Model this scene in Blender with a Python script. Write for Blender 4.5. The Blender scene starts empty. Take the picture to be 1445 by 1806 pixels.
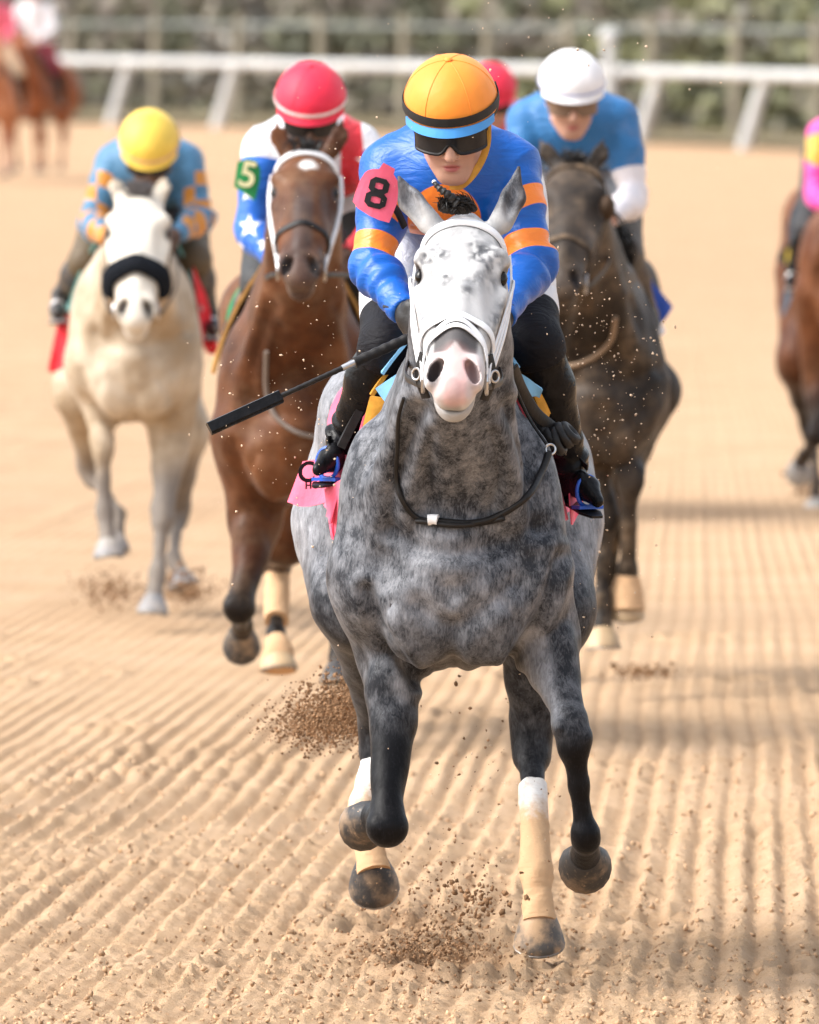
import bpy, bmesh, math, random
import numpy as np
from mathutils import Vector, Matrix
from mathutils.bvhtree import BVHTree

random.seed(7)
RNG = np.random.RandomState(7)
SC = bpy.context.scene
COL = SC.collection
R_ = math.radians

# ------------------------------------------------------------------ camera, sky, sun, exposure
CAM_Y, CAM_Z, FPX = -27.5, 2.37, 20066.0          # focal length in photo pixels (1445 x 1806)
PITCH = math.atan(913.0 / FPX)
cd = bpy.data.cameras.new('camera')
cam = bpy.data.objects.new('camera', cd)
COL.objects.link(cam)
cam.location = (0, CAM_Y, CAM_Z)
cam.rotation_euler = (R_(90) - PITCH, 0, 0)
cd.sensor_fit = 'VERTICAL'
cd.sensor_height = 36.0
cd.sensor_width = 28.8
cd.lens = 400.0
cd.clip_start = 0.5
cd.clip_end = 3000
cd.dof.use_dof = True
cd.dof.focus_distance = 26.85
cd.dof.aperture_fstop = 8.0
SC.camera = cam

SUN_EL, SUN_AZ = 47.0, 258.0                        # azimuth: from the left, a little behind the camera
wd = bpy.data.worlds.new('World')
SC.world = wd
wd.use_nodes = True
wn = wd.node_tree
bgn = wn.nodes['Background']
sky = wn.nodes.new('ShaderNodeTexSky')
sky.sky_type = 'NISHITA'
sky.sun_disc = False
sky.sun_elevation = R_(SUN_EL)
sky.sun_rotation = R_(SUN_AZ)
sky.air_density = 1.0
sky.dust_density = 4.0
sky.ozone_density = 0.6
hsv = wn.nodes.new('ShaderNodeHueSaturation')          # thin bright overcast: a paler sky
hsv.inputs['Saturation'].default_value = 0.4
wn.links.new(sky.outputs[0], hsv.inputs['Color'])
wn.links.new(hsv.outputs[0], bgn.inputs[0])
bgn.inputs[1].default_value = 0.15
sl = bpy.data.lights.new('sun', 'SUN')
sl.energy = 1.15
sl.angle = R_(34)
sl.color = (1.0, 0.975, 0.94)
so = bpy.data.objects.new('sun', sl)
COL.objects.link(so)
_az, _el = R_(SUN_AZ), R_(SUN_EL)
SUNV = Vector((math.sin(_az) * math.cos(_el), math.cos(_az) * math.cos(_el), math.sin(_el)))
so.rotation_euler = SUNV.to_track_quat('Z', 'Y').to_euler()
SC.view_settings.view_transform = 'Standard'
SC.view_settings.look = 'None'
SC.view_settings.gamma = 1.0
SC.view_settings.use_curve_mapping = False
SC.view_settings.exposure = 1.3

# ------------------------------------------------------------------ helpers: points, noise, meshes
_CF = np.array([0, math.cos(PITCH), -math.sin(PITCH)])
_CU = np.array([0, math.sin(PITCH), math.cos(PITCH)])
def ray(px, py):
    return np.array([1.0, 0, 0]) * ((px - 722.5) / FPX) + _CU * ((903 - py) / FPX) + _CF
def W(px, py, Y):
    """where the photo's pixel lies on the upright plane at depth Y"""
    d = ray(px, py)
    t = (Y - CAM_Y) / d[1]
    return np.array([0, CAM_Y, CAM_Z]) + d * t

def _h(ix, iy, iz, seed):
    n = (ix * 374761393 + iy * 668265263 + iz * 2147483647 + seed * 1274126177) & 0xFFFFFFFF
    n = ((n ^ (n >> 13)) * 1274126177) & 0xFFFFFFFF
    return ((n ^ (n >> 16)) & 0xFFFF) / 65535.0
def vnoise(x, y, z=0.0, seed=0):
    x, y, z = np.broadcast_arrays(np.asarray(x, float), np.asarray(y, float), np.asarray(z, float))
    fx, fy, fz = np.floor(x), np.floor(y), np.floor(z)
    ix, iy, iz = fx.astype(np.int64), fy.astype(np.int64), fz.astype(np.int64)
    u, v, w = x - fx, y - fy, z - fz
    u, v, w = u * u * (3 - 2 * u), v * v * (3 - 2 * v), w * w * (3 - 2 * w)
    r = 0
    for a in (0, 1):
        for b in (0, 1):
            for c in (0, 1):
                r = r + _h(ix + a, iy + b, iz + c, seed) * (u if a else 1 - u) * (v if b else 1 - v) * (w if c else 1 - w)
    return r
def sstep(a, b, x):
    t = np.clip((x - a) / (b - a), 0, 1)
    return t * t * (3 - 2 * t)
def nrm(v):
    v = np.asarray(v, float)
    return v / (np.linalg.norm(v) + 1e-12)
def cat(pts, n=8):
    """Catmull-Rom through points"""
    P = [np.asarray(p, float) for p in pts]
    P = [2 * P[0] - P[1]] + P + [2 * P[-1] - P[-2]]
    out = []
    for i in range(1, len(P) - 2):
        for k in range(n):
            t = k / n
            a, b, c, d = P[i - 1], P[i], P[i + 1], P[i + 2]
            out.append(0.5 * (2 * b + (c - a) * t + (2 * a - 5 * b + 4 * c - d) * t * t + (3 * b - a - 3 * c + d) * t ** 3))
    out.append(P[-2])
    return np.array(out)

def mesh_obj(name, V, F, mat, parent=None, smooth=True, attrs=None, cols=None):
    """link ONE mesh object; V in world coordinates, kept relative to its parent's place"""
    V = np.asarray(V, float)
    off = np.zeros(3)
    q = parent
    while q is not None:
        off = off + np.array(q.location)
        q = q.parent
    me = bpy.data.meshes.new(name)
    if isinstance(F, np.ndarray) and F.ndim == 2:
        n, m = F.shape
        me.vertices.add(len(V)); me.vertices.foreach_set('co', (V - off).astype(np.float32).ravel())
        me.loops.add(n * m); me.loops.foreach_set('vertex_index', F.astype(np.int32).ravel())
        me.polygons.add(n); me.polygons.foreach_set('loop_start', np.arange(0, n * m, m, dtype=np.int32))
        me.update(calc_edges=True)
    else:
        me.from_pydata((V - off).tolist(), [], [list(map(int, f)) for f in F])
        me.update()
    if smooth:
        me.polygons.foreach_set('use_smooth', np.ones(len(me.polygons), dtype=bool))
    for k, a in (attrs or {}).items():
        at = me.attributes.new(k, 'FLOAT', 'POINT')
        at.data.foreach_set('value', np.asarray(a, np.float32))
    if cols is not None:
        at = me.attributes.new('tint', 'FLOAT_COLOR', 'POINT')
        c = np.ones((len(V), 4), np.float32); c[:, :3] = cols
        at.data.foreach_set('color', c.ravel())
    if mat is not None:
        me.materials.append(mat)
    o = bpy.data.objects.new(name, me)
    COL.objects.link(o)
    if parent is not None:
        o.parent = parent
    return o
def tag(o, label=None, cat_=None, group=None, kind=None):
    if label: o['label'] = label
    if cat_: o['category'] = cat_
    if group: o['group'] = group
    if kind: o['kind'] = kind
    return o
def thing(name, label, cat_, loc, group=None):
    o = bpy.data.objects.new(name, None)
    COL.objects.link(o)
    o.location = loc
    o.empty_display_size = 0.2
    return tag(o, label, cat_, group)

class MB:
    """collects shapes into one mesh"""
    def __init__(s): s.V, s.F = [], []
    def add(s, V, F):
        b = len(s.V)
        s.V += [list(map(float, v)) for v in V]
        s.F += [[b + int(i) for i in f] for f in F]
    def tube(s, pts, rad, n=8, squash=None, cap=True):
        P = np.asarray(pts, float)
        m = len(P)
        rad = np.broadcast_to(np.asarray(rad, float), (m,))
        T = np.gradient(P, axis=0)
        T /= np.linalg.norm(T, axis=1)[:, None] + 1e-9
        ref = np.array([0, 0, 1.0]) if abs(T[0][2]) < 0.9 else np.array([1.0, 0, 0])
        u = nrm(np.cross(T[0], ref))
        V = []
        for i in range(m):
            u = nrm(u - T[i] * np.dot(u, T[i]))
            v = np.cross(T[i], u)
            for k in range(n):
                a = 2 * math.pi * k / n
                V.append(P[i] + (u * math.cos(a) + v * math.sin(a)) * rad[i])
        F = [[i * n + k, i * n + (k + 1) % n, (i + 1) * n + (k + 1) % n, (i + 1) * n + k] for i in range(m - 1) for k in range(n)]
        if cap:
            F += [list(range(n))[::-1], [(m - 1) * n + k for k in range(n)]]
        s.add(V, F); return s
    def box(s, c, ax, ay, az):
        c, ax, ay, az = [np.asarray(q, float) for q in (c, ax, ay, az)]
        V = [c + ax * i + ay * j + az * k for i in (-1, 1) for j in (-1, 1) for k in (-1, 1)]
        F = [[0, 1, 3, 2], [4, 6, 7, 5], [0, 4, 5, 1], [2, 3, 7, 6], [0, 2, 6, 4], [1, 5, 7, 3]]
        s.add(V, F); return s
    def grid(s, G, thick=0.0, nsign=1):
        """G[i][j] points -> sheet; thick gives it a back and edges"""
        G = np.asarray(G, float)
        n, m = G.shape[:2]
        F = [[i * m + j, i * m + j + 1, (i + 1) * m + j + 1, (i + 1) * m + j] for i in range(n - 1) for j in range(m - 1)]
        V = G.reshape(-1, 3)
        if thick:
            gu, gv = np.gradient(G, axis=0), np.gradient(G, axis=1)
            N = np.cross(gu, gv); N /= np.linalg.norm(N, axis=2)[..., None] + 1e-12
            V2 = (G + N * thick * nsign).reshape(-1, 3)
            k = n * m
            F2 = [[k + i for i in f][::-1] for f in F]
            rim = [(0, j) for j in range(m)] + [(i, m - 1) for i in range(1, n)] + [(n - 1, j) for j in range(m - 2, -1, -1)] + [(i, 0) for i in range(n - 2, 0, -1)]
            E = [a * m + b for a, b in rim]
            F3 = [[E[q], E[(q + 1) % len(E)], k + E[(q + 1) % len(E)], k + E[q]] for q in range(len(E))]
            s.add(np.vstack([V, V2]), F + F2 + F3)
        else:
            s.add(V, F)
        return s
    def ball(s, c, r, n=12, m=8, Rm=None):
        r = np.broadcast_to(np.asarray(r, float), (3,))
        Rm = np.eye(3) if Rm is None else Rm
        V = []
        for i in range(m + 1):
            t = math.pi * i / m
            for k in range(n):
                a = 2 * math.pi * k / n
                V.append(np.asarray(c) + Rm @ (np.array([math.sin(t) * math.cos(a), math.sin(t) * math.sin(a), math.cos(t)]) * r))
        F = [[i * n + k, (i + 1) * n + k, (i + 1) * n + (k + 1) % n, i * n + (k + 1) % n] for i in range(m) for k in range(n)]
        s.add(V, F); return s
    def build(s, name, mat, parent=None, smooth=True):
        o = mesh_obj(name, s.V, s.F, mat, parent, smooth)
        bm = bmesh.new(); bm.from_mesh(o.data)
        bmesh.ops.remove_doubles(bm, verts=bm.verts, dist=1e-5)
        bmesh.ops.recalc_face_normals(bm, faces=bm.faces)
        bm.to_mesh(o.data); bm.free()
        if smooth:
            o.data.polygons.foreach_set('use_smooth', np.ones(len(o.data.polygons), dtype=bool))
            try:
                o.data.set_sharp_from_angle(angle=R_(50))
            except Exception:
                pass
        return o

# ------------------------------------------------------------------ implicit bodies -> one continuous surface
def axis(lo, hi, h, fine=()):
    a = [lo]
    while a[-1] < hi:
        st = h
        for f0, f1, fh in fine:
            if f0 <= a[-1] < f1: st = min(st, fh)
        a.append(a[-1] + st)
    return np.array(a, np.float32)
def cone(a, b, ra, rb, k=0.03, s=(1, 1, 1), sub=False):
    a, b = np.asarray(a, float), np.asarray(b, float)
    s = np.asarray(s, float)
    r = max(ra, rb) / s.min()
    def ev(X, Y, Z):
        A, B = a * s, b * s
        ab = B - A
        L = float(ab @ ab) + 1e-9
        x, y, z = X * s[0] - A[0], Y * s[1] - A[1], Z * s[2] - A[2]
        t = np.clip((x * ab[0] + y * ab[1] + z * ab[2]) / L, 0, 1)
        d = np.sqrt((x - t * ab[0]) ** 2 + (y - t * ab[1]) ** 2 + (z - t * ab[2]) ** 2)
        return (d - (ra + (rb - ra) * t)) / s.mean()
    return dict(lo=np.minimum(a, b) - r, hi=np.maximum(a, b) + r, ev=ev, k=k, sub=sub)
def ell(c, r, R=None, k=0.03, sub=False):
    c, r = np.asarray(c, float), np.asarray(r, float)
    R = np.eye(3) if R is None else np.asarray(R, float)
    ext = np.sqrt(((R * r) ** 2).sum(1))
    def ev(X, Y, Z):
        x, y, z = X - c[0], Y - c[1], Z - c[2]
        l = [(x * R[0, i] + y * R[1, i] + z * R[2, i]) / r[i] for i in range(3)]
        k0 = np.sqrt(l[0] ** 2 + l[1] ** 2 + l[2] ** 2)
        k1 = np.sqrt((l[0] / r[0]) ** 2 + (l[1] / r[1]) ** 2 + (l[2] / r[2]) ** 2) + 1e-6
        return k0 * (k0 - 1) / k1
    return dict(lo=c - ext, hi=c + ext, ev=ev, k=k, sub=sub)
def loft(o, ex, et, ev_, st, k=0.04):
    """sections along et: rows (t, offset v, half width, up, down, exponent up)"""
    o = np.asarray(o, float)
    st = np.asarray(st, float)
    tt = np.linspace(st[0, 0], st[-1, 0], 240)
    cols = []
    for j in range(1, 6):
        # monotone-ish smooth interpolation
        m = np.gradient(st[:, j], st[:, 0])
        i = np.clip(np.searchsorted(st[:, 0], tt) - 1, 0, len(st) - 2)
        h = st[i + 1, 0] - st[i, 0]; u = (tt - st[i, 0]) / h
        cols.append((2 * u ** 3 - 3 * u ** 2 + 1) * st[i, j] + (u ** 3 - 2 * u ** 2 + u) * h * m[i] + (-2 * u ** 3 + 3 * u ** 2) * st[i + 1, j] + (u ** 3 - u ** 2) * h * m[i + 1])
    cols = [cols[0]] + [np.maximum(c, 0.004) for c in cols[1:]]
    r = max(st[:, 2].max(), st[:, 3].max(), st[:, 4].max())
    ends = [o + et * st[0, 0], o + et * st[-1, 0]] + [o + et * q[0] + ev_ * q[1] for q in st]
    lo, hi = np.min(ends, axis=0) - r, np.max(ends, axis=0) + r
    def ev(X, Y, Z):
        x, y, z = X - o[0], Y - o[1], Z - o[2]
        lx = x * ex[0] + y * ex[1] + z * ex[2]
        lt = x * et[0] + y * et[1] + z * et[2]
        lv = x * ev_[0] + y * ev_[1] + z * ev_[2]
        q = (lt - st[0, 0]) / (st[-1, 0] - st[0, 0]) * 239
        qc = np.clip(q, 0, 238.999); i = qc.astype(np.int32); f = (qc - i).astype(np.float32)
        g = [(c.astype(np.float32)[i] * (1 - f) + c.astype(np.float32)[i + 1] * f) for c in cols]
        v = lv - g[0]
        hv = np.where(v > 0, g[2], g[3])
        n = np.where(v > 0, g[4], 2.1)
        rho = ((np.abs(lx) / g[1]) ** n + (np.abs(v) / hv) ** n + 1e-9) ** (1 / n)
        d = (rho - 1) * np.minimum(g[1], hv)
        out = np.maximum(st[0, 0] - lt, lt - st[-1, 0])
        return np.where(out > 0, np.maximum(d, 0) + out + 0.004, d)
    def surf(t, ang, off=0.0):
        """point on the section at t; ang 0 = top, +-180 = bottom"""
        q = np.clip((t - st[0, 0]) / (st[-1, 0] - st[0, 0]) * 239, 0, 238.99); i = int(q); f = q - i
        g = [c[i] * (1 - f) + c[i + 1] * f for c in cols]
        a = R_(ang)
        sx, cz = math.sin(a), math.cos(a)
        hv, n = (g[2], g[4]) if cz > 0 else (g[3], 2.1)
        rr = 1 / ((abs(sx) / (g[1] + off)) ** n + (abs(cz) / (hv + off)) ** n) ** (1 / n)
        return o + et * t + ev_ * (g[0] + cz * rr) + ex * (sx * rr)
    return dict(lo=lo, hi=hi, ev=ev, k=k, sub=False, surf=surf)

def implicit(prims, h, fine=((), (), ()), inflate=0.0, pad=0.03, clip=None):
    lo = np.min([p['lo'] for p in prims if not p['sub']], axis=0) - pad - inflate
    hi = np.max([p['hi'] for p in prims if not p['sub']], axis=0) + pad + inflate
    ax = [axis(lo[i], hi[i], h, fine[i]) for i in range(3)]
    D = np.full([len(a) for a in ax], 0.12, np.float32)
    for p in prims:
        mg = p['k'] + 0.03 + inflate
        sl_ = []
        for i in range(3):
            i0 = max(0, np.searchsorted(ax[i], p['lo'][i] - mg) - 1)
            i1 = min(len(ax[i]), np.searchsorted(ax[i], p['hi'][i] + mg) + 1)
            sl_.append(slice(i0, i1))
        if any(q.stop - q.start < 1 for q in sl_): continue
        X, Y, Z = ax[0][sl_[0]][:, None, None], ax[1][sl_[1]][None, :, None], ax[2][sl_[2]][None, None, :]
        d = p['ev'](X, Y, Z).astype(np.float32) + p.get('off', 0.0)
        A = D[sl_[0], sl_[1], sl_[2]]
        k = p['k']
        if p['sub']:
            hh = np.clip(0.5 - 0.5 * (A + d) / k, 0, 1)
            D[sl_[0], sl_[1], sl_[2]] = A * (1 - hh) - d * hh + k * hh * (1 - hh)
        else:
            d = d - inflate
            hh = np.clip(0.5 + 0.5 * (A - d) / k, 0, 1)
            D[sl_[0], sl_[1], sl_[2]] = A * (1 - hh) + d * hh - k * hh * (1 - hh)
    if clip is not None:
        D = np.maximum(D, clip(ax[0][:, None, None], ax[1][None, :, None], ax[2][None, None, :]).astype(np.float32))
    D[0] = D[-1] = 0.1; D[:, 0] = D[:, -1] = 0.1; D[:, :, 0] = D[:, :, -1] = 0.1
    # surface nets
    S = D < 0
    c = S[:-1, :-1, :-1].astype(np.int8)
    cnt = np.zeros_like(c)
    nx, ny, nz = S.shape
    for a in (0, 1):
        for b in (0, 1):
            for e in (0, 1):
                cnt += S[a:nx - 1 + a, b:ny - 1 + b, e:nz - 1 + e]
    act = (cnt > 0) & (cnt < 8)
    I, J, K = np.nonzero(act)
    idx = np.full(act.shape, -1, np.int32)
    idx[I, J, K] = np.arange(len(I))
    cor = [(a, b, e) for a in (0, 1) for b in (0, 1) for e in (0, 1)]
    val = {q: D[I + q[0], J + q[1], K + q[2]] for q in cor}
    pos = {q: np.stack([ax[0][I + q[0]], ax[1][J + q[1]], ax[2][K + q[2]]], 1) for q in cor}
    acc = np.zeros((len(I), 3)); w = np.zeros(len(I))
    for i, q in enumerate(cor):
        for r in cor[i + 1:]:
            if sum(abs(q[m] - r[m]) for m in range(3)) != 1: continue
            m = (val[q] < 0) != (val[r] < 0)
            t = (val[q] / (val[q] - val[r] + 1e-12))[:, None]
            acc += np.where(m[:, None], pos[q] + (pos[r] - pos[q]) * t, 0)
            w += m
    V = acc / w[:, None]
    Q = []
    for axn in range(3):
        s0 = [slice(1, -1)] * 3; s0[axn] = slice(0, -1)
        s1 = [slice(1, -1)] * 3; s1[axn] = slice(1, None)
        ch = S[tuple(s0)] != S[tuple(s1)]
        inside = S[tuple(s0)]
        i, j, k = np.nonzero(ch)
        fl = inside[i, j, k]
        o = [1, 1, 1]; o[axn] = 0
        i, j, k = i + o[0], j + o[1], k + o[2]
        b, d = [(1, 2), (2, 0), (0, 1)][axn]
        def g(db, dd):
            q = [i.copy(), j.copy(), k.copy()]
            q[b] -= db; q[d] -= dd
            return idx[q[0], q[1], q[2]]
        quad = np.stack([g(1, 1), g(0, 1), g(0, 0), g(1, 0)], 1)
        quad[~fl] = quad[~fl][:, ::-1]
        Q.append(quad)
    Q = np.vstack(Q)
    Q = Q[(Q >= 0).all(1)]
    return V, Q
def relax(V, Q, it=2, lam=0.5, mu=-0.52):
    e = np.vstack([Q[:, [0, 1]], Q[:, [1, 2]], Q[:, [2, 3]], Q[:, [3, 0]]])
    e = np.vstack([e, e[:, ::-1]])
    n = np.bincount(e[:, 0], minlength=len(V))[:, None] + 1e-9
    for _ in range(it):
        for l in (lam, mu):
            A = np.stack([np.bincount(e[:, 0], V[e[:, 1], q], len(V)) for q in range(3)], 1) / n
            V = V + (A - V) * l
    return V
def vnormals(V, Q):
    N = np.cross(V[Q[:, 2]] - V[Q[:, 0]], V[Q[:, 3]] - V[Q[:, 1]])
    R = np.zeros_like(V)
    for i in range(4):
        for q in range(3):
            R[:, q] += np.bincount(Q[:, i], N[:, q], len(V))
    return R / (np.linalg.norm(R, axis=1)[:, None] + 1e-12)
def segd(V, a, b):
    a, b = np.asarray(a, float), np.asarray(b, float)
    ab = b - a
    t = np.clip((V - a) @ ab / (ab @ ab + 1e-9), 0, 1)
    return np.linalg.norm(V - (a + t[:, None] * ab), axis=1), t

# ------------------------------------------------------------------ materials
def nd(nt, typ, **kw):
    n = nt.nodes.new(typ)
    for k, v in kw.items():
        if k == 'I':
            for a, b in v.items(): n.inputs[a].default_value = b
        else: setattr(n, k, v)
    return n
def mixc(nt, f, a, b):
    m = nd(nt, 'ShaderNodeMix', data_type='RGBA')
    for s, v in ((0, f), (6, a), (7, b)):
        if isinstance(v, (tuple, list)): m.inputs[s].default_value = (*v[:3], 1)
        elif isinstance(v, (int, float)): m.inputs[s].default_value = v
        else: nt.links.new(v, m.inputs[s])
    return m.outputs[2]
def ramp(nt, src, a, b, lo=0.0, hi=1.0, smooth=True):
    m = nd(nt, 'ShaderNodeMapRange', interpolation_type='SMOOTHSTEP' if smooth else 'LINEAR')
    m.inputs[1].default_value, m.inputs[2].default_value, m.inputs[3].default_value, m.inputs[4].default_value = a, b, lo, hi
    nt.links.new(src, m.inputs[0]); return m.outputs[0]
def math_(nt, op, a, b=None):
    m = nd(nt, 'ShaderNodeMath', operation=op)
    for s, v in ((0, a), (1, b)):
        if v is None: continue
        if isinstance(v, (int, float)): m.inputs[s].default_value = v
        else: nt.links.new(v, m.inputs[s])
    return m.outputs[0]
def attr(nt, name):
    return nd(nt, 'ShaderNodeAttribute', attribute_name=name).outputs['Fac']
def noise(nt, scale, detail=3.0, rough=0.55, stretch=None, dist=0.0):
    tc = nd(nt, 'ShaderNodeTexCoord')
    v = tc.outputs['Object']
    if stretch is not None:
        mp = nd(nt, 'ShaderNodeMapping'); mp.inputs['Scale'].default_value = stretch
        nt.links.new(v, mp.inputs[0]); v = mp.outputs[0]
    n = nd(nt, 'ShaderNodeTexNoise', I={'Scale': scale, 'Detail': detail, 'Roughness': rough, 'Distortion': dist})
    nt.links.new(v, n.inputs['Vector'])
    return n.outputs['Fac']
def bump(nt, src, strength, dist, prev=None):
    b = nd(nt, 'ShaderNodeBump', I={'Strength': strength, 'Distance': dist})
    nt.links.new(src, b.inputs['Height'])
    if prev is not None: nt.links.new(prev, b.inputs['Normal'])
    return b.outputs[0]
def new_mat(name, rough=0.6, spec=0.4):
    m = bpy.data.materials.new(name); m.use_nodes = True
    nt = m.node_tree; b = nt.nodes['Principled BSDF']
    b.inputs['Roughness'].default_value = rough
    b.inputs['Specular IOR Level'].default_value = spec
    return m, nt, b
_MC = {}
def mat(name, col, rough=0.6, spec=0.4, var=0.12, nscale=25.0, bstr=0.25, bscale=60.0, bdist=0.004, metal=0.0, dirt=0.0, sheen=0.0, coat=0.0, stretch=None):
    """plain coloured material with grain, small tone changes and optional dust"""
    if name in _MC: return _MC[name]
    m, nt, b = new_mat(name, rough, spec)
    n = noise(nt, nscale, 4)
    dk = tuple(c * (1 - var) for c in col); lt = tuple(min(1, c * (1 + var * 0.8)) for c in col)
    c = mixc(nt, ramp(nt, n, 0.3, 0.7), dk, lt)
    if dirt:
        n2 = noise(nt, 9, 6, 0.7)
        c = mixc(nt, ramp(nt, n2, 0.62 - dirt * 0.3, 0.85, 0, 0.8), c, (0.40, 0.27, 0.16))
    nt.links.new(c, b.inputs['Base Color'])
    if bstr:
        nt.links.new(bump(nt, noise(nt, bscale, 3, stretch=stretch), bstr, bdist), b.inputs['Normal'])
    b.inputs['Metallic'].default_value = metal
    b.inputs['Sheen Weight'].default_value = sheen
    b.inputs['Coat Weight'].default_value = coat
    b.inputs['Coat Roughness'].default_value = 0.15
    _MC[name] = m
    return m
def silk(name, layers, base, rough=0.36, wr=0.6, dirt=0.0, sheen=0.15, spec=0.4):
    """satin cloth: base colour, then (attribute, colour) areas where the attribute is above zero"""
    m, nt, b = new_mat(name, rough, spec)
    c = mixc(nt, noise(nt, 14, 3), tuple(q * 0.88 for q in base), base)
    for a, col in layers:
        c = mixc(nt, ramp(nt, attr(nt, a), -0.0012, 0.0012, smooth=False), c, col)
    if dirt:
        c = mixc(nt, ramp(nt, noise(nt, 7, 6, 0.7), 0.5, 0.85, 0, dirt), c, (0.38, 0.27, 0.17))
    nt.links.new(c, b.inputs['Base Color'])
    w = noise(nt, 11, 4, 0.55, (1, 1, 2.4), 1.6)
    n1 = bump(nt, w, wr, 0.03)
    nt.links.new(bump(nt, noise(nt, 700, 1), 0.15, 0.001, n1), b.inputs['Normal'])
    b.inputs['Sheen Weight'].default_value = sheen
    return m
def coat_mat(name, dark, light, legs, face, dapple=0.0, rough=0.42, mud=0.0, scale=17.0):
    """horse coat; attributes: leg (dark points), face (pale head), pale (other pale marks), pink (bare skin)"""
    m, nt, b = new_mat(name, rough, 0.12)
    tc = nd(nt, 'ShaderNodeTexCoord')
    hair = noise(nt, 130, 5, 0.72, (1, 1, 0.30), 1.0)
    big = noise(nt, 4.5, 5, 0.6)
    if dapple:
        a = noise(nt, 27, 6, 0.70, (1, 0.9, 0.7), 0.35)
        vo = nd(nt, 'ShaderNodeTexVoronoi', feature='SMOOTH_F1', I={'Scale': 24.0, 'Smoothness': 0.5, 'Randomness': 1.0})
        dn = nd(nt, 'ShaderNodeTexNoise', I={'Scale': 16.0, 'Detail': 5.0})
        nt.links.new(tc.outputs['Object'], dn.inputs['Vector'])
        vm = nd(nt, 'ShaderNodeVectorMath', operation='MULTIPLY_ADD')
        vm.inputs[1].default_value = (0.05, 0.05, 0.05)
        nt.links.new(dn.outputs['Color'], vm.inputs[0]); nt.links.new(tc.outputs['Object'], vm.inputs[2])
        nt.links.new(vm.outputs[0], vo.inputs['Vector'])
        f = math_(nt, 'ADD', math_(nt, 'MULTIPLY', ramp(nt, a, 0.26, 0.80), 0.46), math_(nt, 'MULTIPLY', ramp(nt, vo.outputs['Distance'], 0.85, 0.0), 0.32))
        f = math_(nt, 'ADD', f, math_(nt, 'MULTIPLY', ramp(nt, big, 0.35, 0.7), 0.20))
        f = math_(nt, 'ADD', f, math_(nt, 'MULTIPLY', math_(nt, 'SUBTRACT', hair, 0.5), 1.35))
        f = math_(nt, 'MULTIPLY', math_(nt, 'SUBTRACT', f, 0.20), dapple)
        f = math_(nt, 'ADD', f, math_(nt, 'MULTIPLY', attr(nt, 'pale'), math_(nt, 'ADD', 0.35, math_(nt, 'MULTIPLY', hair, 0.8))))
    else:
        f = math_(nt, 'ADD', ramp(nt, big, 0.3, 0.72), math_(nt, 'MULTIPLY', math_(nt, 'SUBTRACT', hair, 0.5), 0.5))
    cl = nd(nt, 'ShaderNodeClamp'); nt.links.new(f, cl.inputs[0])
    c = mixc(nt, cl.outputs[0], dark, light)
    lf = math_(nt, 'MULTIPLY', attr(nt, 'leg'), ramp(nt, noise(nt, 22, 4), -0.35, 0.5))
    c = mixc(nt, lf, c, mixc(nt, ramp(nt, hair, 0.48, 0.78), legs, tuple(min(1, q * 3 + 0.006) for q in legs) if dapple else legs))
    fm = math_(nt, 'ADD', attr(nt, 'face'), math_(nt, 'MULTIPLY', math_(nt, 'SUBTRACT', noise(nt, 26, 5, 0.7, None, 0.5), 0.5), math_(nt, 'MULTIPLY', attr(nt, 'mott'), 2.6)))
    cf = nd(nt, 'ShaderNodeClamp'); nt.links.new(fm, cf.inputs[0])
    c = mixc(nt, cf.outputs[0], c, face)
    c = mixc(nt, attr(nt, 'skin'), c, (0.055, 0.05, 0.052))
    c = mixc(nt, attr(nt, 'pink'), c, (0.66, 0.38, 0.36))
    if mud:
        c = mixc(nt, ramp(nt, noise(nt, 6, 8, 0.75), 0.42, 0.8, 0, mud), c, (0.42, 0.29, 0.18))
    nt.links.new(c, b.inputs['Base Color'])
    n1 = bump(nt, noise(nt, 13, 3), 0.22, 0.02)
    nt.links.new(bump(nt, hair, 0.22, 0.004, n1), b.inputs['Normal'])
    b.inputs['Sheen Weight'].default_value = 0.04
    b.inputs['Sheen Roughness'].default_value = 0.4
    return m

WHITE = (0.80, 0.80, 0.80)
M_TACK_W = mat('white_leather', (0.76, 0.77, 0.79), 0.45, 0.4, 0.05, 30, 0.15)
M_TACK_B = mat('black_leather', (0.012, 0.011, 0.011), 0.48, 0.3, 0.3, 40, 0.3)
M_BOOT = mat('boot_leather', (0.007, 0.007, 0.008), 0.26, 0.14, 0.3, 30, 0.45, 22, 0.012)
M_STEEL = mat('steel', (0.55, 0.55, 0.56), 0.3, 0.5, 0.1, 40, 0.1, metal=1.0)
M_PLATE = mat('worn_plate', (0.30, 0.27, 0.24), 0.5, 0.4, 0.3, 40, 0.2, metal=0.6)
M_EYE = mat('dark_eye', (0.006, 0.005, 0.004), 0.10, 0.3, 0.2, 20, 0)
M_HAIR = mat('black_hair', (0.012, 0.011, 0.011), 0.42, 0.4, 0.4, 60, 0.4, 200)
M_BREECH = silk('white_breeches', [('knee', (0.008, 0.008, 0.011))], (0.80, 0.79, 0.80), 0.65, 0.35, sheen=0.0, spec=0.15)
M_BREECH_M = silk('muddy_breeches', [], (0.72, 0.70, 0.70), 0.6, 0.35, 0.3)
M_SKIN, _nt, _b = new_mat('skin', 0.5, 0.4)
_c = mixc(_nt, noise(_nt, 40, 4), (0.50, 0.27, 0.19), (0.60, 0.35, 0.26))
_c = mixc(_nt, attr(_nt, 'lips'), _c, (0.40, 0.12, 0.11))
_c = mixc(_nt, attr(_nt, 'stub'), _c, (0.33, 0.19, 0.14))
_nt.links.new(_c, _b.inputs['Base Color'])
_b.inputs['Subsurface Weight'].default_value = 0.08
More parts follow.
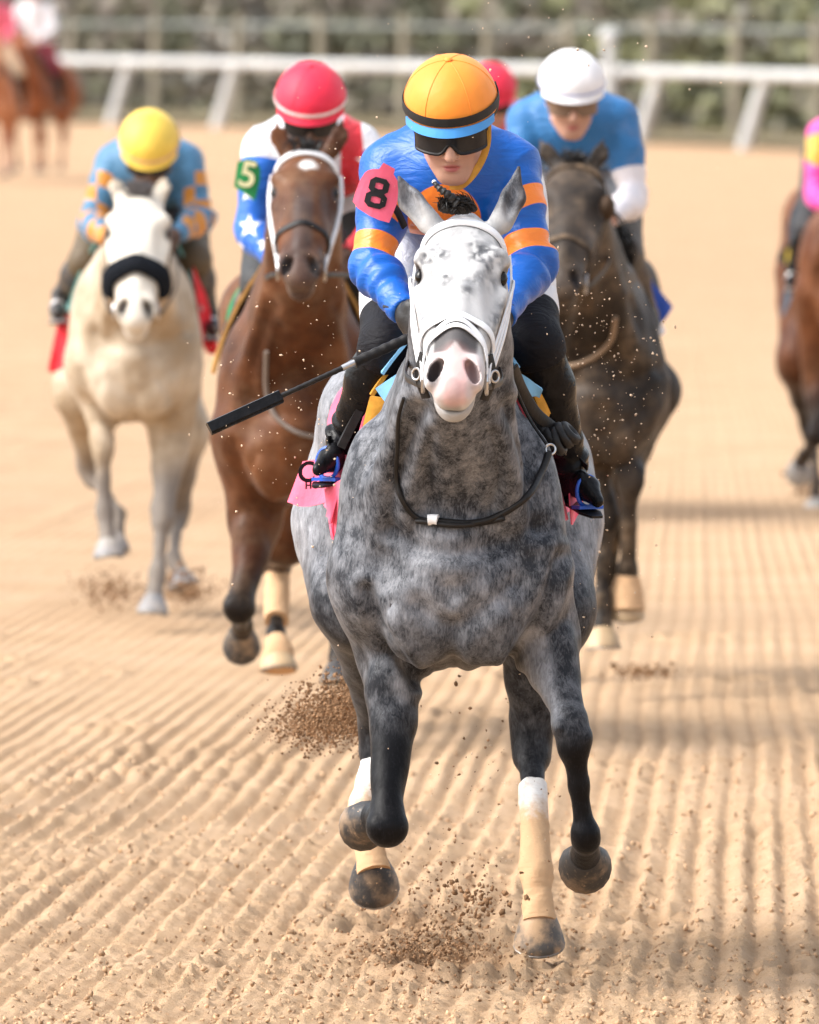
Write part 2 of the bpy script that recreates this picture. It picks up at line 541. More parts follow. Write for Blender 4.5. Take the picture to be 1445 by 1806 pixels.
_b.inputs['Subsurface Radius'].default_value = (0.01, 0.004, 0.002)
_nt.links.new(bump(_nt, noise(_nt, 160, 3), 0.12, 0.002), _b.inputs['Normal'])
M_SKIN_D = mat('dark_skin', (0.13, 0.07, 0.045), 0.5, 0.4, 0.2, 40, 0.15)

# ------------------------------------------------------------------ setting: harrowed dirt track
def furrow_u(x, y):
    yy = np.clip(y, -6, 60)
    return x - (0.050 - 0.022 * np.clip(x, -4, 4)) * yy - 0.00035 * yy * yy
def ground_h(x, y):
    x, y = np.broadcast_arrays(np.asarray(x, float), np.asarray(y, float))
    u = furrow_u(x, y) + 0.035 * (vnoise(x * 1.1, y * 0.35, 0, 3) - 0.5) + 0.014 * (vnoise(x * 7, y * 2.2, 0, 4) - 0.5)
    ph = 2 * math.pi * u / 0.088
    rid = (0.5 + 0.5 * np.cos(ph)) ** 1.25
    am = 0.62 + 0.75 * vnoise(x * 0.9, y * 0.28, 0, 5)
    broke = 0.8 * sstep(0.66, 0.84, vnoise(x * 1.7, y * 0.7, 0, 6))           # churned patches lose the ridges
    broke = np.maximum(broke, 0.9 * np.exp(-((x - 0.12) / 0.42) ** 2 - ((y - 0.9) / 2.2) ** 2))
    near = (0.55 + 0.45 * sstep(18, 3.0, y)) * sstep(75, 32, y) * sstep(3.7, 3.2, np.abs(x))
    h = 0.0135 * rid * am * (0.35 + 1.1 * vnoise(np.round(u / 0.088) * 3.7, y * 0.12, 0, 16)) * (1 - 0.75 * broke) * near + 0.004 * near * np.cos(2.0 * ph + 5 * vnoise(x * 2, y * 0.4, 0, 17))
    c = 0
    for f, a, sd in ((9, 0.006, 11), (21, 0.010, 12), (46, 0.013, 13), (85, 0.010, 14)):
        n = vnoise(x * f, y * f * 0.8, 0, sd)
        c = c + a * np.abs(n - 0.45) * 2 * sstep(150.0 / f + 4, 60.0 / f + 1, y)
    h = h + c * (0.50 + 0.65 * broke + 0.5 * rid * am) * sstep(3.7, 3.2, np.abs(x))
    h = h + 0.03 * (vnoise(x * 0.35, y * 0.10, 0, 8) - 0.5) * sstep(60, 10, y) + 0.02 * (vnoise(x * 1.3, y * 0.4, 0, 9) - 0.5) * sstep(30, 4, y)
    # hoof holes
    for hx, hy, r, dp in HOLES:
        q = ((x - hx) / r) ** 2 + ((y - hy) / (r * 1.5)) ** 2
        h = h - dp * np.exp(-q * 1.6) + dp * 0.55 * np.exp(-((np.sqrt(q) - 1.35) / 0.35) ** 2) * (0.4 + vnoise(x * 16, y * 12, 0, 21))
    return h - 0.02
HOLES = [(0.10, 0.15, 0.13, 0.06), (0.22, 0.75, 0.12, 0.05), (-0.05, 1.3, 0.12, 0.05)]
for _ in range(60):
    HOLES.append((RNG.uniform(-1.8, 1.9), RNG.uniform(-1.0, 17), RNG.uniform(0.07, 0.12), RNG.uniform(0.015, 0.035)))

def grow(a, b, st, g):
    o = []; s = st; p = a
    while (p < b):
        p += s; s *= g; o.append(p)
    return o
gx = np.arange(-3.7, 3.75, 0.0135)
gx = np.concatenate([-np.array(grow(3.7, 400, 0.03, 1.28))[::-1], gx, np.array(grow(gx[-1], 400, 0.03, 1.28))])
gy = np.concatenate([np.arange(-1.9, 5.0, 0.019), np.arange(5.0, 17, 0.032), np.arange(17, 40, 0.14), np.arange(40, 78, 0.4)])
gy = np.concatenate([gy[0] - np.array(grow(0, 60, 0.05, 1.3))[::-1], gy, np.array(grow(gy[-1], 900, 0.3, 1.12))])
GX, GY = np.meshgrid(gx, gy, indexing='ij')
GZ = ground_h(GX, GY)
nx_, ny_ = GX.shape
Vg = np.stack([GX.ravel(), GY.ravel(), GZ.ravel()], 1)
ii = (np.arange(nx_ - 1)[:, None] * ny_ + np.arange(ny_ - 1)[None, :]).ravel()
Fg = np.stack([ii, ii + ny_, ii + ny_ + 1, ii + 1], 1)
wet = 1.4 * np.exp(-((GX - 0.07) / 0.14) ** 2 - ((GY - 0.25) / 0.35) ** 2) + 0.9 * np.exp(-((GX - 0.02) / 0.16) ** 2 - ((GY - 1.3) / 0.9) ** 2)
for hx, hy, r, dp in HOLES[3:]:
    wet = wet + 0.3 * dp / 0.03 * np.exp(-((GX - hx) / r) ** 2 - ((GY - hy) / (1.5 * r)) ** 2)
m, nt, b = new_mat('track_dirt', 0.95, 0.15)
base = mixc(nt, ramp(nt, noise(nt, 1.4, 6, 0.6), 0.3, 0.72), (0.53, 0.348, 0.200), (0.62, 0.425, 0.265))
base = mixc(nt, math_(nt, 'MULTIPLY', attr(nt, 'groove_far_shade'), ramp(nt, noise(nt, 14, 5, 0.7), 0.2, 0.7, 0.08, 0.55)), base, (0.36, 0.215, 0.115))
base = mixc(nt, ramp(nt, noise(nt, 60, 4, 0.65), 0.35, 0.8, 0, 0.55), base, (0.62, 0.455, 0.31))
base = mixc(nt, ramp(nt, noise(nt, 33, 5, 0.7), 0.60, 0.82, 0, 0.75), base, (0.27, 0.155, 0.085))
wf = math_(nt, 'MULTIPLY', attr(nt, 'wet'), ramp(nt, noise(nt, 30, 5, 0.7), 0.30, 0.62))
wc = nd(nt, 'ShaderNodeClamp'); nt.links.new(wf, wc.inputs[0])
base = mixc(nt, wc.outputs[0], base, (0.17, 0.095, 0.05))
nt.links.new(base, b.inputs['Base Color'])
n1 = bump(nt, noise(nt, 70, 6, 0.75), 0.75, 0.018)
nt.links.new(bump(nt, noise(nt, 260, 4, 0.7), 0.6, 0.006, n1), b.inputs['Normal'])
M_DIRT = m
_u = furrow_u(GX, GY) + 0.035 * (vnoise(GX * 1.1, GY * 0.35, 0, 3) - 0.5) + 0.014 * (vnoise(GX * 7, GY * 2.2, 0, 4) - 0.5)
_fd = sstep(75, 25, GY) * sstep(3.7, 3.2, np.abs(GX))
groove_far_shade = (0.5 - 0.5 * np.cos(2 * math.pi * _u / 0.088)) ** 1.5 * (0.5 + 0.7 * vnoise(GX * 2, GY * 0.5, 0, 15)) * _fd + (1 - _fd) * 1.5  # darker troughs; beyond the modelled furrows, a flat tone paints their unresolved shade
tag(mesh_obj('ground', Vg, Fg, M_DIRT, None, True, {'wet': wet.ravel(), 'groove_far_shade': groove_far_shade.ravel()}), kind='structure')

# ---- clods on the track and flying dirt
_t = (1 + 5 ** 0.5) / 2
ICO = np.array([(-1, _t, 0), (1, _t, 0), (-1, -_t, 0), (1, -_t, 0), (0, -1, _t), (0, 1, _t), (0, -1, -_t), (0, 1, -_t), (_t, 0, -1), (_t, 0, 1), (-_t, 0, -1), (-_t, 0, 1)], float)
ICO /= np.linalg.norm(ICO[0])
ICOF = np.array([(0, 11, 5), (0, 5, 1), (0, 1, 7), (0, 7, 10), (0, 10, 11), (1, 5, 9), (5, 11, 4), (11, 10, 2), (10, 7, 6), (7, 1, 8), (3, 9, 4), (3, 4, 2), (3, 2, 6), (3, 6, 8), (3, 8, 9), (4, 9, 5), (2, 4, 11), (6, 2, 10), (8, 6, 7), (9, 8, 1)])
def clods(name, P, S, material, smooth=False):
    n = len(P)
    q = RNG.normal(size=(n, 12, 3)) * 0.26 + ICO[None]
    q = q * (S[:, None, None] * RNG.uniform(0.6, 1.3, (n, 1, 3)))
    a = RNG.uniform(0, 6.28, n); c, s = np.cos(a)[:, None], np.sin(a)[:, None]
    x = q[..., 0] * c - q[..., 1] * s; y = q[..., 0] * s + q[..., 1] * c
    V = np.stack([x, y, q[..., 2]], -1) + P[:, None, :]
    F = (ICOF[None] + (np.arange(n) * 12)[:, None, None]).reshape(-1, 3)
    return tag(mesh_obj(name, V.reshape(-1, 3), F, material, None, smooth), kind='stuff')
M_CLOD = mat('dry_clod', (0.46, 0.30, 0.18), 0.95, 0.1, 0.4, 35, 0.6, 120, 0.006)
M_CLOD_D = mat('damp_clod', (0.25, 0.145, 0.078), 0.95, 0.15, 0.45, 30, 0.6, 120, 0.006)
M_CLOD_K = mat('kicked_clod', (0.25, 0.145, 0.078), 0.95, 0.15, 0.45, 30, 0.6, 120, 0.006)
M_CLOD_L = mat('pale_grit', (0.66, 0.50, 0.36), 0.9, 0.2, 0.25, 30, 0.3)
n = 11000
py_ = -1.35 + 9.5 * RNG.rand(n) ** 1.7
px_ = RNG.uniform(-1, 1, n) * (1.05 + 0.05 * py_) + 0.03
sz = 0.0014 + 0.0075 * RNG.rand(n) ** 4.5
clods('clods', np.stack([px_, py_, ground_h(px_, py_) + sz * 0.25], 1), sz, M_CLOD)
n = 1800
py_ = -0.6 + RNG.gamma(2.0, 0.55, n); px_ = 0.06 + RNG.normal(0, 0.17, n)
sz = 0.0012 + 0.0065 * RNG.rand(n) ** 4
clods('churned_clods', np.stack([px_, py_, ground_h(px_, py_) + sz * 0.4], 1), sz, M_CLOD_D)
def spray(name, spec, material):
    P, S = [], []
    for px, py, sx, sy, Y, sY, n, s0, s1 in spec:
        for _ in range(n):
            p = W(RNG.normal(px, sx), RNG.normal(py, sy), Y + RNG.normal(0, sY))
            if p[2] < 0.01: continue
            P.append(p); S.append(s0 + (s1 - s0) * RNG.rand() ** 2.6)
    clods(name, np.array(P), np.array(S), material)
spray('kicked_up_dirt', [(590, 1262, 42, 26, 1.9, 0.25, 3800, 0.0012, 0.0055), (545, 1285, 45, 16, 2.0, 0.3, 1200, 0.001, 0.004), (615, 1230, 20, 28, 1.9, .2, 1300, 0.0012, 0.0055),
                         (800, 1600, 60, 50, 0.1, 0.25, 420, 0.001, 0.0055), (850, 1585, 34, 14, 0.1, 0.2, 70, 0.002, 0.010), (770, 1670, 70, 18, 0.15, 0.25, 900, 0.001, 0.005),
                         (840, 1400, 110, 90, 0.5, 0.5, 110, 0.001, 0.005), (1135, 1185, 26, 8, 11.2, 0.3, 260, 0.002, 0.009),
                         (330, 1040, 24, 18, 16.2, 0.4, 800, 0.002, 0.008), (200, 1042, 34, 16, 16.4, 0.4, 600, 0.002, 0.008), (1420, 870, 12, 18, 25.8, 0.3, 150, 0.003, 0.010)], M_CLOD_K)
spray('flying_grit', [(520, 720, 80, 130, -0.2, 0.6, 150, 0.0009, 0.0034), (1080, 690, 55, 130, 0.4, 0.6, 210, 0.0009, 0.0034), (1000, 560, 70, 60, 0.3, 0.5, 90, 0.0009, 0.003),
                      (640, 330, 150, 130, 0.4, 0.8, 60, 0.0009, 0.0026), (900, 70, 130, 40, 0.5, 0.6, 34, 0.001, 0.0045), (1090, 1020, 60, 110, 0.5, 0.8, 70, 0.001, 0.003),
                      (820, 1450, 130, 110, 0.2, 0.5, 120, 0.0009, 0.003), (1250, 150, 90, 80, 0.6, .8, 18, 0.001, 0.003)], M_CLOD_L)

# ------------------------------------------------------------------ setting: verge, running rail, wire fence, undergrowth
def rail_at(px, dr=0.0):
    r = 7.75 - 1.5 * (px - 120) / 1325.0 + dr
    Y = r * 27.5 - 27.5
    return np.array([(px - 722.5) / 730.0 * r, Y, 0.0])
M_GRASS = mat('verge_grass', (0.20, 0.165, 0.10), 0.9, 0.1, 0.5, 1.2, 0.6, 30, 0.05)
G = [[rail_at(px, 0.06) + np.array([0.0015 * (px - 722), 1.0, 0]) * 420 * q for px in np.linspace(-2300, 3500, 70)] for q in (0, 0.003, 0.01, 0.03, 0.08, 0.2, 0.5, 1)]
G = [[p + np.array([0, 0, 0.03 + 0.3 * q]) for p in row] for row, q in zip(G, (0, 0.01, 0.02, 0.03, 0.08, 0.2, 0.5, 1))]
mb = MB(); mb.grid(G)
tag(mb.build('verge', M_GRASS), kind='structure')
M_RAIL = mat('white_rail', (0.48, 0.49, 0.49), 0.5, 0.4, 0.10, 3, 0.1, dirt=0.25)
fence_root = thing('running_rail', 'white running rail on slanted posts along the far edge of the dirt track', 'rail', rail_at(722))
mb = MB()
mb.tube([rail_at(px) + np.array([0, 0, 1.13]) for px in np.linspace(-2000, 3300, 60)], 0.095, 10)
mb.build('top_rail', M_RAIL, fence_root)
for i in range(-10, 18):
    px = 1345 - 187 * (i - 0)
    c = rail_at(px); d = nrm(rail_at(px + 10) - rail_at(px))
    d = np.array([1.0, 0.0, 0])
    mb = MB()
    mb.tube([c + d * 0.06 + np.array([0, 0.05, 1.06]), c - d * 0.05 + np.array([0, 0.15, 0.75]), c - d * 0.28 + np.array([0, 0.25, -0.05])], [0.11, 0.115, 0.125], 8)
    mb.build('post', M_RAIL, fence_root)
M_WOODP = mat('weathered_post', (0.25, 0.22, 0.165), 0.85, 0.2, 0.2, 4, 0.4, 30, 0.01)
M_WIRE = mat('galvanised_wire', (0.14, 0.15, 0.135), 0.6, 0.4, 0.1, 10, 0)
wf_root = thing('wire_fence', 'wooden post and wire mesh fence with a grey top rail behind the running rail', 'fence', rail_at(722, 0.42))
mb = MB()
mb.tube([rail_at(px, 0.42) + np.array([0, 0, 1.78]) for px in np.linspace(-1900, 3300, 48)], 0.055, 8)
mb.build('top_rail', M_WIRE, wf_root)
for k in range(3):
    mb = MB(); mb.tube([rail_at(px, 0.42) + np.array([0, 0.06, 0.3 + 0.42 * k]) for px in np.linspace(-1900, 3300, 48)], 0.006, 5)
    mb.build('wire', M_WIRE, wf_root)
for i in range(-13, 21):
    px = 130 + 146 * i
    c = rail_at(px, 0.42)
    mb = MB(); mb.tube([c + np.array([0, 0, -0.1]), c + np.array([0.01 * (i % 3), 0, 1.0]), c + np.array([0.02 * (i % 3), 0, 1.98])], [0.125, 0.12, 0.11], 9)
    mb.build('post', M_WOODP, wf_root)
# white marker pole with a round cap
c = rail_at(1075, -0.05)
mp = thing('marker_pole', 'white marker pole with rounded top standing at the running rail', 'pole', c)
mb = MB(); mb.tube([c, c + np.array([0, 0, 1.6]), c + np.array([0, 0, 1.68])], [0.11, 0.105, 0.10], 10); mb.build('shaft', M_RAIL, mp)
mb = MB(); mb.ball(c + np.array([0, 0, 1.70]), (0.17, 0.17, 0.13)); mb.build('cap', M_RAIL, mp)
# undergrowth: leaf clumps behind the fence
def leaves(name, n, fn, cols, s0, s1, kind='stuff'):
    P = np.array([fn() for _ in range(n)])
    ctr, szv, ci = P[:, :3], RNG.uniform(s0, s1, n), P[:, 3]
    d1 = RNG.normal(size=(n, 3)); d1 /= np.linalg.norm(d1, axis=1)[:, None]
    d2 = np.cross(d1, RNG.normal(size=(n, 3))); d2 /= np.linalg.norm(d2, axis=1)[:, None]
    a_, b__ = d1 * szv[:, None], d2 * szv[:, None] * 0.6
    V = np.stack([ctr - a_, ctr + b__, ctr + a_, ctr - b__], 1).reshape(-1, 3)
    F = np.arange(n * 4).reshape(n, 4)
    cc = 0.45 * np.array(cols)[ci.astype(int) % len(cols)] + 0.40 * np.array([0.20, 0.185, 0.14]) * RNG.uniform(0.75, 1.3, (n, 1))
    return mesh_obj(name, V, F, M_LEAF, None, False, cols=np.repeat(cc, 4, 0))
M_LEAF, _nt, _b = new_mat('leaf', 0.6, 0.3)
_at = nd(_nt, 'ShaderNodeAttribute', attribute_name='tint')
_nt.links.new(_at.outputs['Color'], _b.inputs['Base Color'])
GREENS = [(0.15, 0.17, 0.085), (0.19, 0.20, 0.11), (0.23, 0.20, 0.14), (0.26, 0.22, 0.17), (0.11, 0.13, 0.075), (0.24, 0.26, 0.09), (0.27, 0.21, 0.18), (0.22, 0.21, 0.20)]
def bush_fn():
    px = RNG.uniform(-1700, 3000)
    dr = 0.62 + abs(RNG.normal(0, 0.5))
    c = rail_at(px, dr)
    patch = vnoise(px / 95.0, dr * 2.0, 0, 31)
    hmax = 1.1 + 2.6 * vnoise(px / 160.0, dr * 1.5, 0, 32) + dr * 0.8
    z = hmax * RNG.rand() ** 0.75
    pt = vnoise(px / 75.0, z * 1.3, dr * 1.2, 33)
    k = int(np.clip((pt - 0.22) / 0.56 * 8, 0, 7.9))
    order = [4, 0, 2, 7, 6, 3, 1, 5]
    k = order[k]
    if px > 1180 and RNG.rand() < 0.45: k = 5
    if px < 700 and k == 5: k = 3
    return [c[0], c[1], z, k]
tag(leaves('undergrowth', 66000, bush_fn, GREENS, 0.08, 0.26), kind='stuff')
M_BARK = mat('bark', (0.10, 0.085, 0.07), 0.9, 0.2, 0.3, 6, 0.6, 20, 0.03)
def tree(px, dr, h, lab):
    c = rail_at(px, dr)
    t = thing('tree', lab, 'tree', c, 'trees beyond the wire fence')
    mb = MB()
    pts = cat([c + np.array([0, 0, -0.2]), c + np.array([0.1, 0, h * 0.3]), c + np.array([-0.1, 0.1, h * 0.6]), c + np.array([0.05, 0, h * 0.85])], 5)
    mb.tube(pts, np.linspace(0.24, 0.07, len(pts)), 9)
    mb.build('trunk', M_BARK, t)
    for k in range(6):
        a = k * 1.05 + px; z = h * (0.35 + 0.08 * k)
        mb = MB(); b0 = c + np.array([0, 0, z])
        mb.tube([b0, b0 + np.array([math.cos(a) * 0.7, math.sin(a) * 0.7, 0.6]), b0 + np.array([math.cos(a) * 1.5, math.sin(a) * 1.5, 1.0])], [0.09, 0.06, 0.02], 6)
        mb.build('limb', M_BARK, t)
    def fn():
        v = RNG.normal(size=3); v /= np.linalg.norm(v)
        q = c + np.array([0, 0, h * 0.72]) + v * np.array([1.9, 1.9, h * 0.30]) * (0.35 + 0.65 * RNG.rand() ** 0.5)
        return [*q, int(4 * vnoise(q[0] * 1.4, q[1] * 1.4, q[2] * 1.4, int(px) % 50)) ]
    o = leaves('crown', 1300, fn, GREENS, 0.09, 0.22)
    o.data.transform(Matrix.Translation(-Vector(c))); o.parent = t
tree(330, 1.3, 6.5, 'tree with dark trunk beyond the fence, above the yellow helmet')
tree(655, 1.55, 7.0, 'tree standing beyond the fence between the red and orange helmets')
tree(1290, 1.35, 6.0, 'yellowish green tree beyond the fence at the right')
tree(-60, 1.4, 6.5, 'tree beyond the fence behind the outrider in white')

# ------------------------------------------------------------------ horses
EX, EY, EZ = np.array([1.0, 0, 0]), np.array([0, 1.0, 0]), np.array([0, 0, 1.0])
TORSO = [(-0.62, 0.99, 0.05, 0.06, 0.08, 2.0), (-0.54, 1.00, 0.13, 0.18, 0.17, 1.9), (-0.40, 1.02, 0.205, 0.42, 0.255, 1.6), (-0.20, 1.04, 0.265, 0.545, 0.285, 1.35),
         (0.0, 1.05, 0.272, 0.53, 0.30, 1.4), (0.3, 1.07, 0.29, 0.45, 0.29, 1.6), (0.6, 1.11, 0.30, 0.43, 0.25, 1.9), (0.85, 1.12, 0.31, 0.40, 0.24, 2.0), (1.02, 1.07, 0.25, 0.30, 0.25, 2.0), (1.10, 1.03, 0.10, 0.15, 0.14, 2.0)]
HEAD = [(-0.10, -0.02, 0.030, 0.03, 0.04, 2.2), (-0.03, -0.01, 0.070, 0.052, 0.095, 2.2), (0.07, 0.0, 0.094, 0.066, 0.125, 2.4), (0.155, 0.0, 0.109, 0.074, 0.155, 2.6), (0.24, 0.0, 0.103, 0.076, 0.165, 2.5),
        (0.32, 0.0, 0.095, 0.069, 0.130, 2.6), (0.40, 0.0, 0.084, 0.061, 0.104, 2.5), (0.47, 0.0, 0.067, 0.054, 0.088, 2.4), (0.535, 0.0, 0.060, 0.050, 0.078, 2.2), (0.575, -0.005, 0.049, 0.037, 0.056, 2.1), (0.60, -0.012, 0.034, 0.018, 0.034, 2.0)]
BX = {}     # shared finished tack materials, filled below

CREASES = [([(-0.078, -0.5, 0.928), (-0.034, -0.5, 0.897), (0.009, -0.5, 0.874), (0.06, -0.5, 0.901), (0.11, -0.5, 0.938), (0.15, -0.5, 0.971)], 0.010, 0.022),
           ([(0.009, -0.5, 0.874), (0.012, -0.5, 0.756)], 0.007, 0.018),
           ([(-0.195, -0.5, 0.958), (-0.168, -0.5, 0.877), (-0.125, -0.5, 0.81), (-0.078, -0.5, 0.736)], 0.015, 0.015),
           ([(0.15, -0.5, 0.79), (0.198, -0.5, 0.864), (0.235, -0.5, 0.944), (0.262, -0.5, 1.032)], 0.015, 0.015),
           ([(-0.069, -0.5, 1.395), (-0.109, -0.5, 1.294), (-0.139, -0.5, 1.186), (-0.139, -0.5, 1.106)], 0.016, 0.02),
           ([(0.138, -0.5, 1.395), (0.177, -0.5, 1.294), (0.204, -0.5, 1.186), (0.208, -0.5, 1.106)], 0.016, 0.02),
           ([(-0.045, -0.5, 1.334), (-0.055, -0.5, 1.227), (-0.031, -0.5, 1.139)], 0.007, 0.014),
           ([(0.103, -0.5, 1.334), (0.117, -0.5, 1.227), (0.093, -0.5, 1.139)], 0.007, 0.014),
           ([(-0.139, -0.5, 1.106), (-0.071, -0.5, 1.059), (0.009, -0.5, 1.045), (0.097, -0.5, 1.059), (0.208, -0.5, 1.106)], 0.008, 0.018)]
def hoof(name, c0, ax, toe, material, parent, s=1.0, flare=1.0):
    ax = nrm(ax); toe = nrm(np.asarray(toe) - ax * np.dot(toe, ax)); lat = np.cross(ax, toe)
    V, F = [], []
    n = 18
    prof = [(-0.006, 0.004), (-0.010, 0.034), (-0.002, 0.0395), (0.008, 0.0430), (0.030, 0.0505), (0.055, 0.057 * flare), (0.072, 0.0605 * flare), (0.076, 0.058 * flare), (0.074, 0.050 * flare), (0.066, 0.03), (0.066, 0.004)]
    for u, r in prof:
        for k in range(n):
            a = 2 * math.pi * k / n
            ct, st = math.cos(a), math.sin(a)
            rr = r * (1.0 + 0.10 * ct - 0.10 * (ct < -0.6))
            V.append(c0 + (ax * (u * (0.82 + 0.18 * ct)) + toe * (rr * ct + 0.16 * u) + lat * rr * st) * s)
    m = len(prof)
    F = [[i * n + k, i * n + (k + 1) % n, (i + 1) * n + (k + 1) % n, (i + 1) * n + k] for i in range(m - 1) for k in range(n)]
    F.append([(m - 1) * n + k for k in range(n)])
    mb = MB(); mb.add(V, F)
    ho = mb.build(name, material, parent)
    pl = []
    for k in range(n + 1):
        a = 2 * math.pi * k / n
        ct, st = math.cos(a), math.sin(a)
        if ct < -0.80: continue
        u, rr = 0.0775, 0.0560 * flare * (1.0 + 0.10 * ct - 0.10 * (ct < -0.6))
        pl.append((a if a <= math.pi else a - 2 * math.pi, c0 + (ax * (u * (0.82 + 0.18 * ct)) + toe * (rr * ct + 0.16 * u) + lat * rr * st) * s))
    pl = [p_ for _, p_ in sorted(pl, key=lambda q_: q_[0])]
    mb = MB(); mb.tube(np.array(pl), 0.0042 * s, 6); mb.build('horseshoe', M_PLATE, ho)
    return ho

def hair(name, strands, material, parent, w=0.006):
    """strands: lists of points; each a tapered three-sided lock"""
    if not strands: return None
    mb = MB()
    for st in strands:
        P = cat(st, 3)
        mb.tube(P, w * np.linspace(1, 0.12, len(P)) ** 0.7, 3, cap=False)
    return mb.build(name, material, parent)

def horse(cfg):
    X, Yh, dz = cfg['X'], cfg['Y'], cfg.get('dz', 0.0)
    h = cfg.get('h', 0.016)
    O = np.array([X, Yh, dz])
    root = thing('racehorse', cfg['label'], 'horse', (X, Yh, 0), cfg.get('group', 'horses running down the dirt track'))
    P = []
    wid = cfg.get('wid', 1.0)
    ru = cfg.get('rump', wid)
    st = [(t, a, b * (wid + (ru - wid) * float(sstep(0.0, 0.7, t))), c, d, n) for t, a, b, c, d, n in TORSO]
    torso = loft(O, EX, EY, EZ, st, 0.05)
    P.append(torso)
    poll, muz = np.asarray(cfg['poll'], float), np.asarray(cfg['muzzle'], float)
    et = nrm(muz - poll)
    lat = nrm(EX - et * np.dot(EX, et) + cfg.get('roll', 0) * EZ)
    lat = nrm(lat - et * np.dot(lat, et))
    ev = np.cross(lat, et)
    if ev[1] > 0: ev = -ev
    L = np.linalg.norm(muz - poll)
    hs = L / 0.575
    # neck
    nb = O + np.array([0, -0.26, 1.24])
    nt_ = poll + et * 0.07 - ev * 0.045
    npt = cat([nb, nb * 0.66 + nt_ * 0.34 + EZ * -0.02, nb * 0.33 + nt_ * 0.67 + EZ * 0.0, nt_], 3)
    nr = np.interp(np.linspace(0, 1, len(npt)), [0, 0.34, 0.67, 1], [0.235, 0.176, 0.137, 0.114])
    for i in range(len(npt) - 1):
        P.append(cone(npt[i], npt[i + 1], nr[i], nr[i + 1], 0.035, (1.24, 1, 1)))
    # crest and windpipe
    P.append(cone(O + np.array([0, -0.50, 1.20]), poll + et * 0.17 - ev * 0.13, 0.10, 0.05, 0.06))
    for s in (-1, 1):                                   # neck muscles running down to the shoulders
        P.append(cone(poll + et * 0.06 - ev * 0.10 + lat * 0.05 * s, O + np.array([0.135 * s * wid, -0.50, 1.12]), 0.032, 0.070, 0.05))
        P.append(ell(O + np.array([0.165 * s * wid, -0.40, 1.08]), (0.105, 0.15, 0.28), None, 0.045))
        P.append(ell(O + np.array([0.205 * s * wid, -0.46, 0.99]), (0.070, 0.105, 0.125), None, 0.035))     # point of shoulder
        P.append(ell(O + np.array([0.078 * s * wid, -0.530, 0.925]), (0.098, 0.085, 0.140), None, 0.045))  # breast
        P.append(ell(O + np.array([0.235 * s * ru, 0.78, 1.07]), (0.150 * ru, 0.28, 0.33), None, 0.07))      # quarters
        P.append(ell(O + np.array([0.20 * s * ru, 0.62, 1.33]), (0.12, 0.16, 0.14), None, 0.08))        # hip
    P.append(ell(O + np.array([0, -0.635, 0.985]), (0.006, 0.016, 0.07), None, 0.03, sub=True))
    P.append(cone(O + np.array([0, -0.50, 1.22]), O + np.array([0, -0.57, 1.02]), 0.10, 0.07, 0.03))
    for s in (-1, 1):
        P.append(cone(O + np.array([0.185 * s * wid, -0.56, 0.82]), O + np.array([0.135 * s * wid, -0.60, 0.93]), 0.010, 0.006, 0.022, sub=True))      # crease between breast and forearm
    info = dict(root=root, torso=torso, O=O, poll=poll, muz=muz, et=et, ev=ev, lat=lat, hs=hs, legs=[])
    hoofs = []
    for kind, sgn, j in cfg['legs']:
        a, b, c, d = [np.asarray(q, float) for q in j[:4]]
        if kind == 'fore':
            sh = O + np.array([0.185 * sgn * wid, -0.42, 0.98])
            P.append(cone(sh, a, 0.104, 0.082, 0.04))
            mid = a + (b - a) * 0.40
            P.append(cone(a, mid, 0.080, 0.056, 0.035)); P.append(cone(mid, b, 0.056, 0.033, 0.025))
            P.append(ell(a + (b - a) * 0.22 + EX * 0.018 * sgn - EY * 0.03, (0.050, 0.055, 0.085), None, 0.02))
            fw = nrm(np.cross(np.cross(b - a, EY), b - a)) if abs(nrm(b - a)[1]) < 0.9 else EZ
            P.append(cone(b - nrm(b - a) * 0.035, b + nrm(c - b) * 0.035, 0.043, 0.040, 0.015))
            P.append(cone(b + nrm(c - b) * 0.03, b + (c - b) * 0.5, 0.034, 0.024, 0.02)); P.append(cone(b + (c - b) * 0.5, c, 0.024, 0.026, 0.02))
        else:
            hp = O + np.array([0.215 * sgn * ru, 0.72, 1.05])
            P.append(cone(hp, a, 0.175 * ru, 0.125 * (0.3 + 0.7 * ru), 0.07))
            mid = a + (b - a) * 0.5
            P.append(cone(a, mid, 0.120, 0.070, 0.05)); P.append(cone(mid, b, 0.070, 0.046, 0.03))
            P.append(cone(b - nrm(b - a) * 0.05, b + nrm(c - b) * 0.05, 0.052, 0.048, 0.025))
            bk = nrm(nrm(b - a) - nrm(c - b)) 
            P.append(cone(b, b + bk * 0.055, 0.036, 0.024, 0.025))
            P.append(cone(b + nrm(c - b) * 0.04, b + (c - b) * 0.5, 0.034, 0.023, 0.02)); P.append(cone(b + (c - b) * 0.5, c, 0.023, 0.024, 0.02))
        if kind == 'fore':
            for q_ in (-1, 1): P.append(ell(b + EX * 0.031 * q_ + nrm(c - b) * 0.014 * q_, (0.017, 0.032, 0.026), None, 0.010))
        if kind == 'fore' and np.dot(nrm(b - a), nrm(c - b)) < 0.5:
            P.append(ell(b + nrm(nrm(b - a) - nrm(c - b)) * 0.006, (0.050, 0.046, 0.052), None, 0.015))
        bkw = nrm(np.cross(np.cross(c - b, EY), c - b)) if abs(nrm(c - b)[1]) < 0.95 else -EZ
        P.append(cone(b + (c - b) * 0.15 + bkw * 0.018, c + bkw * 0.018, 0.014, 0.014, 0.012))
        fk = 0.036 if kind == 'fore' else 0.031
        P.append(cone(c - nrm(c - b) * 0.012, c + nrm(d - c) * 0.012, fk, fk - 0.001, 0.015))
        P.append(ell(c + bkw * 0.018, (0.027, 0.027, 0.027), None, 0.02))
        P.append(cone(c, d, 0.026, 0.037, 0.012))
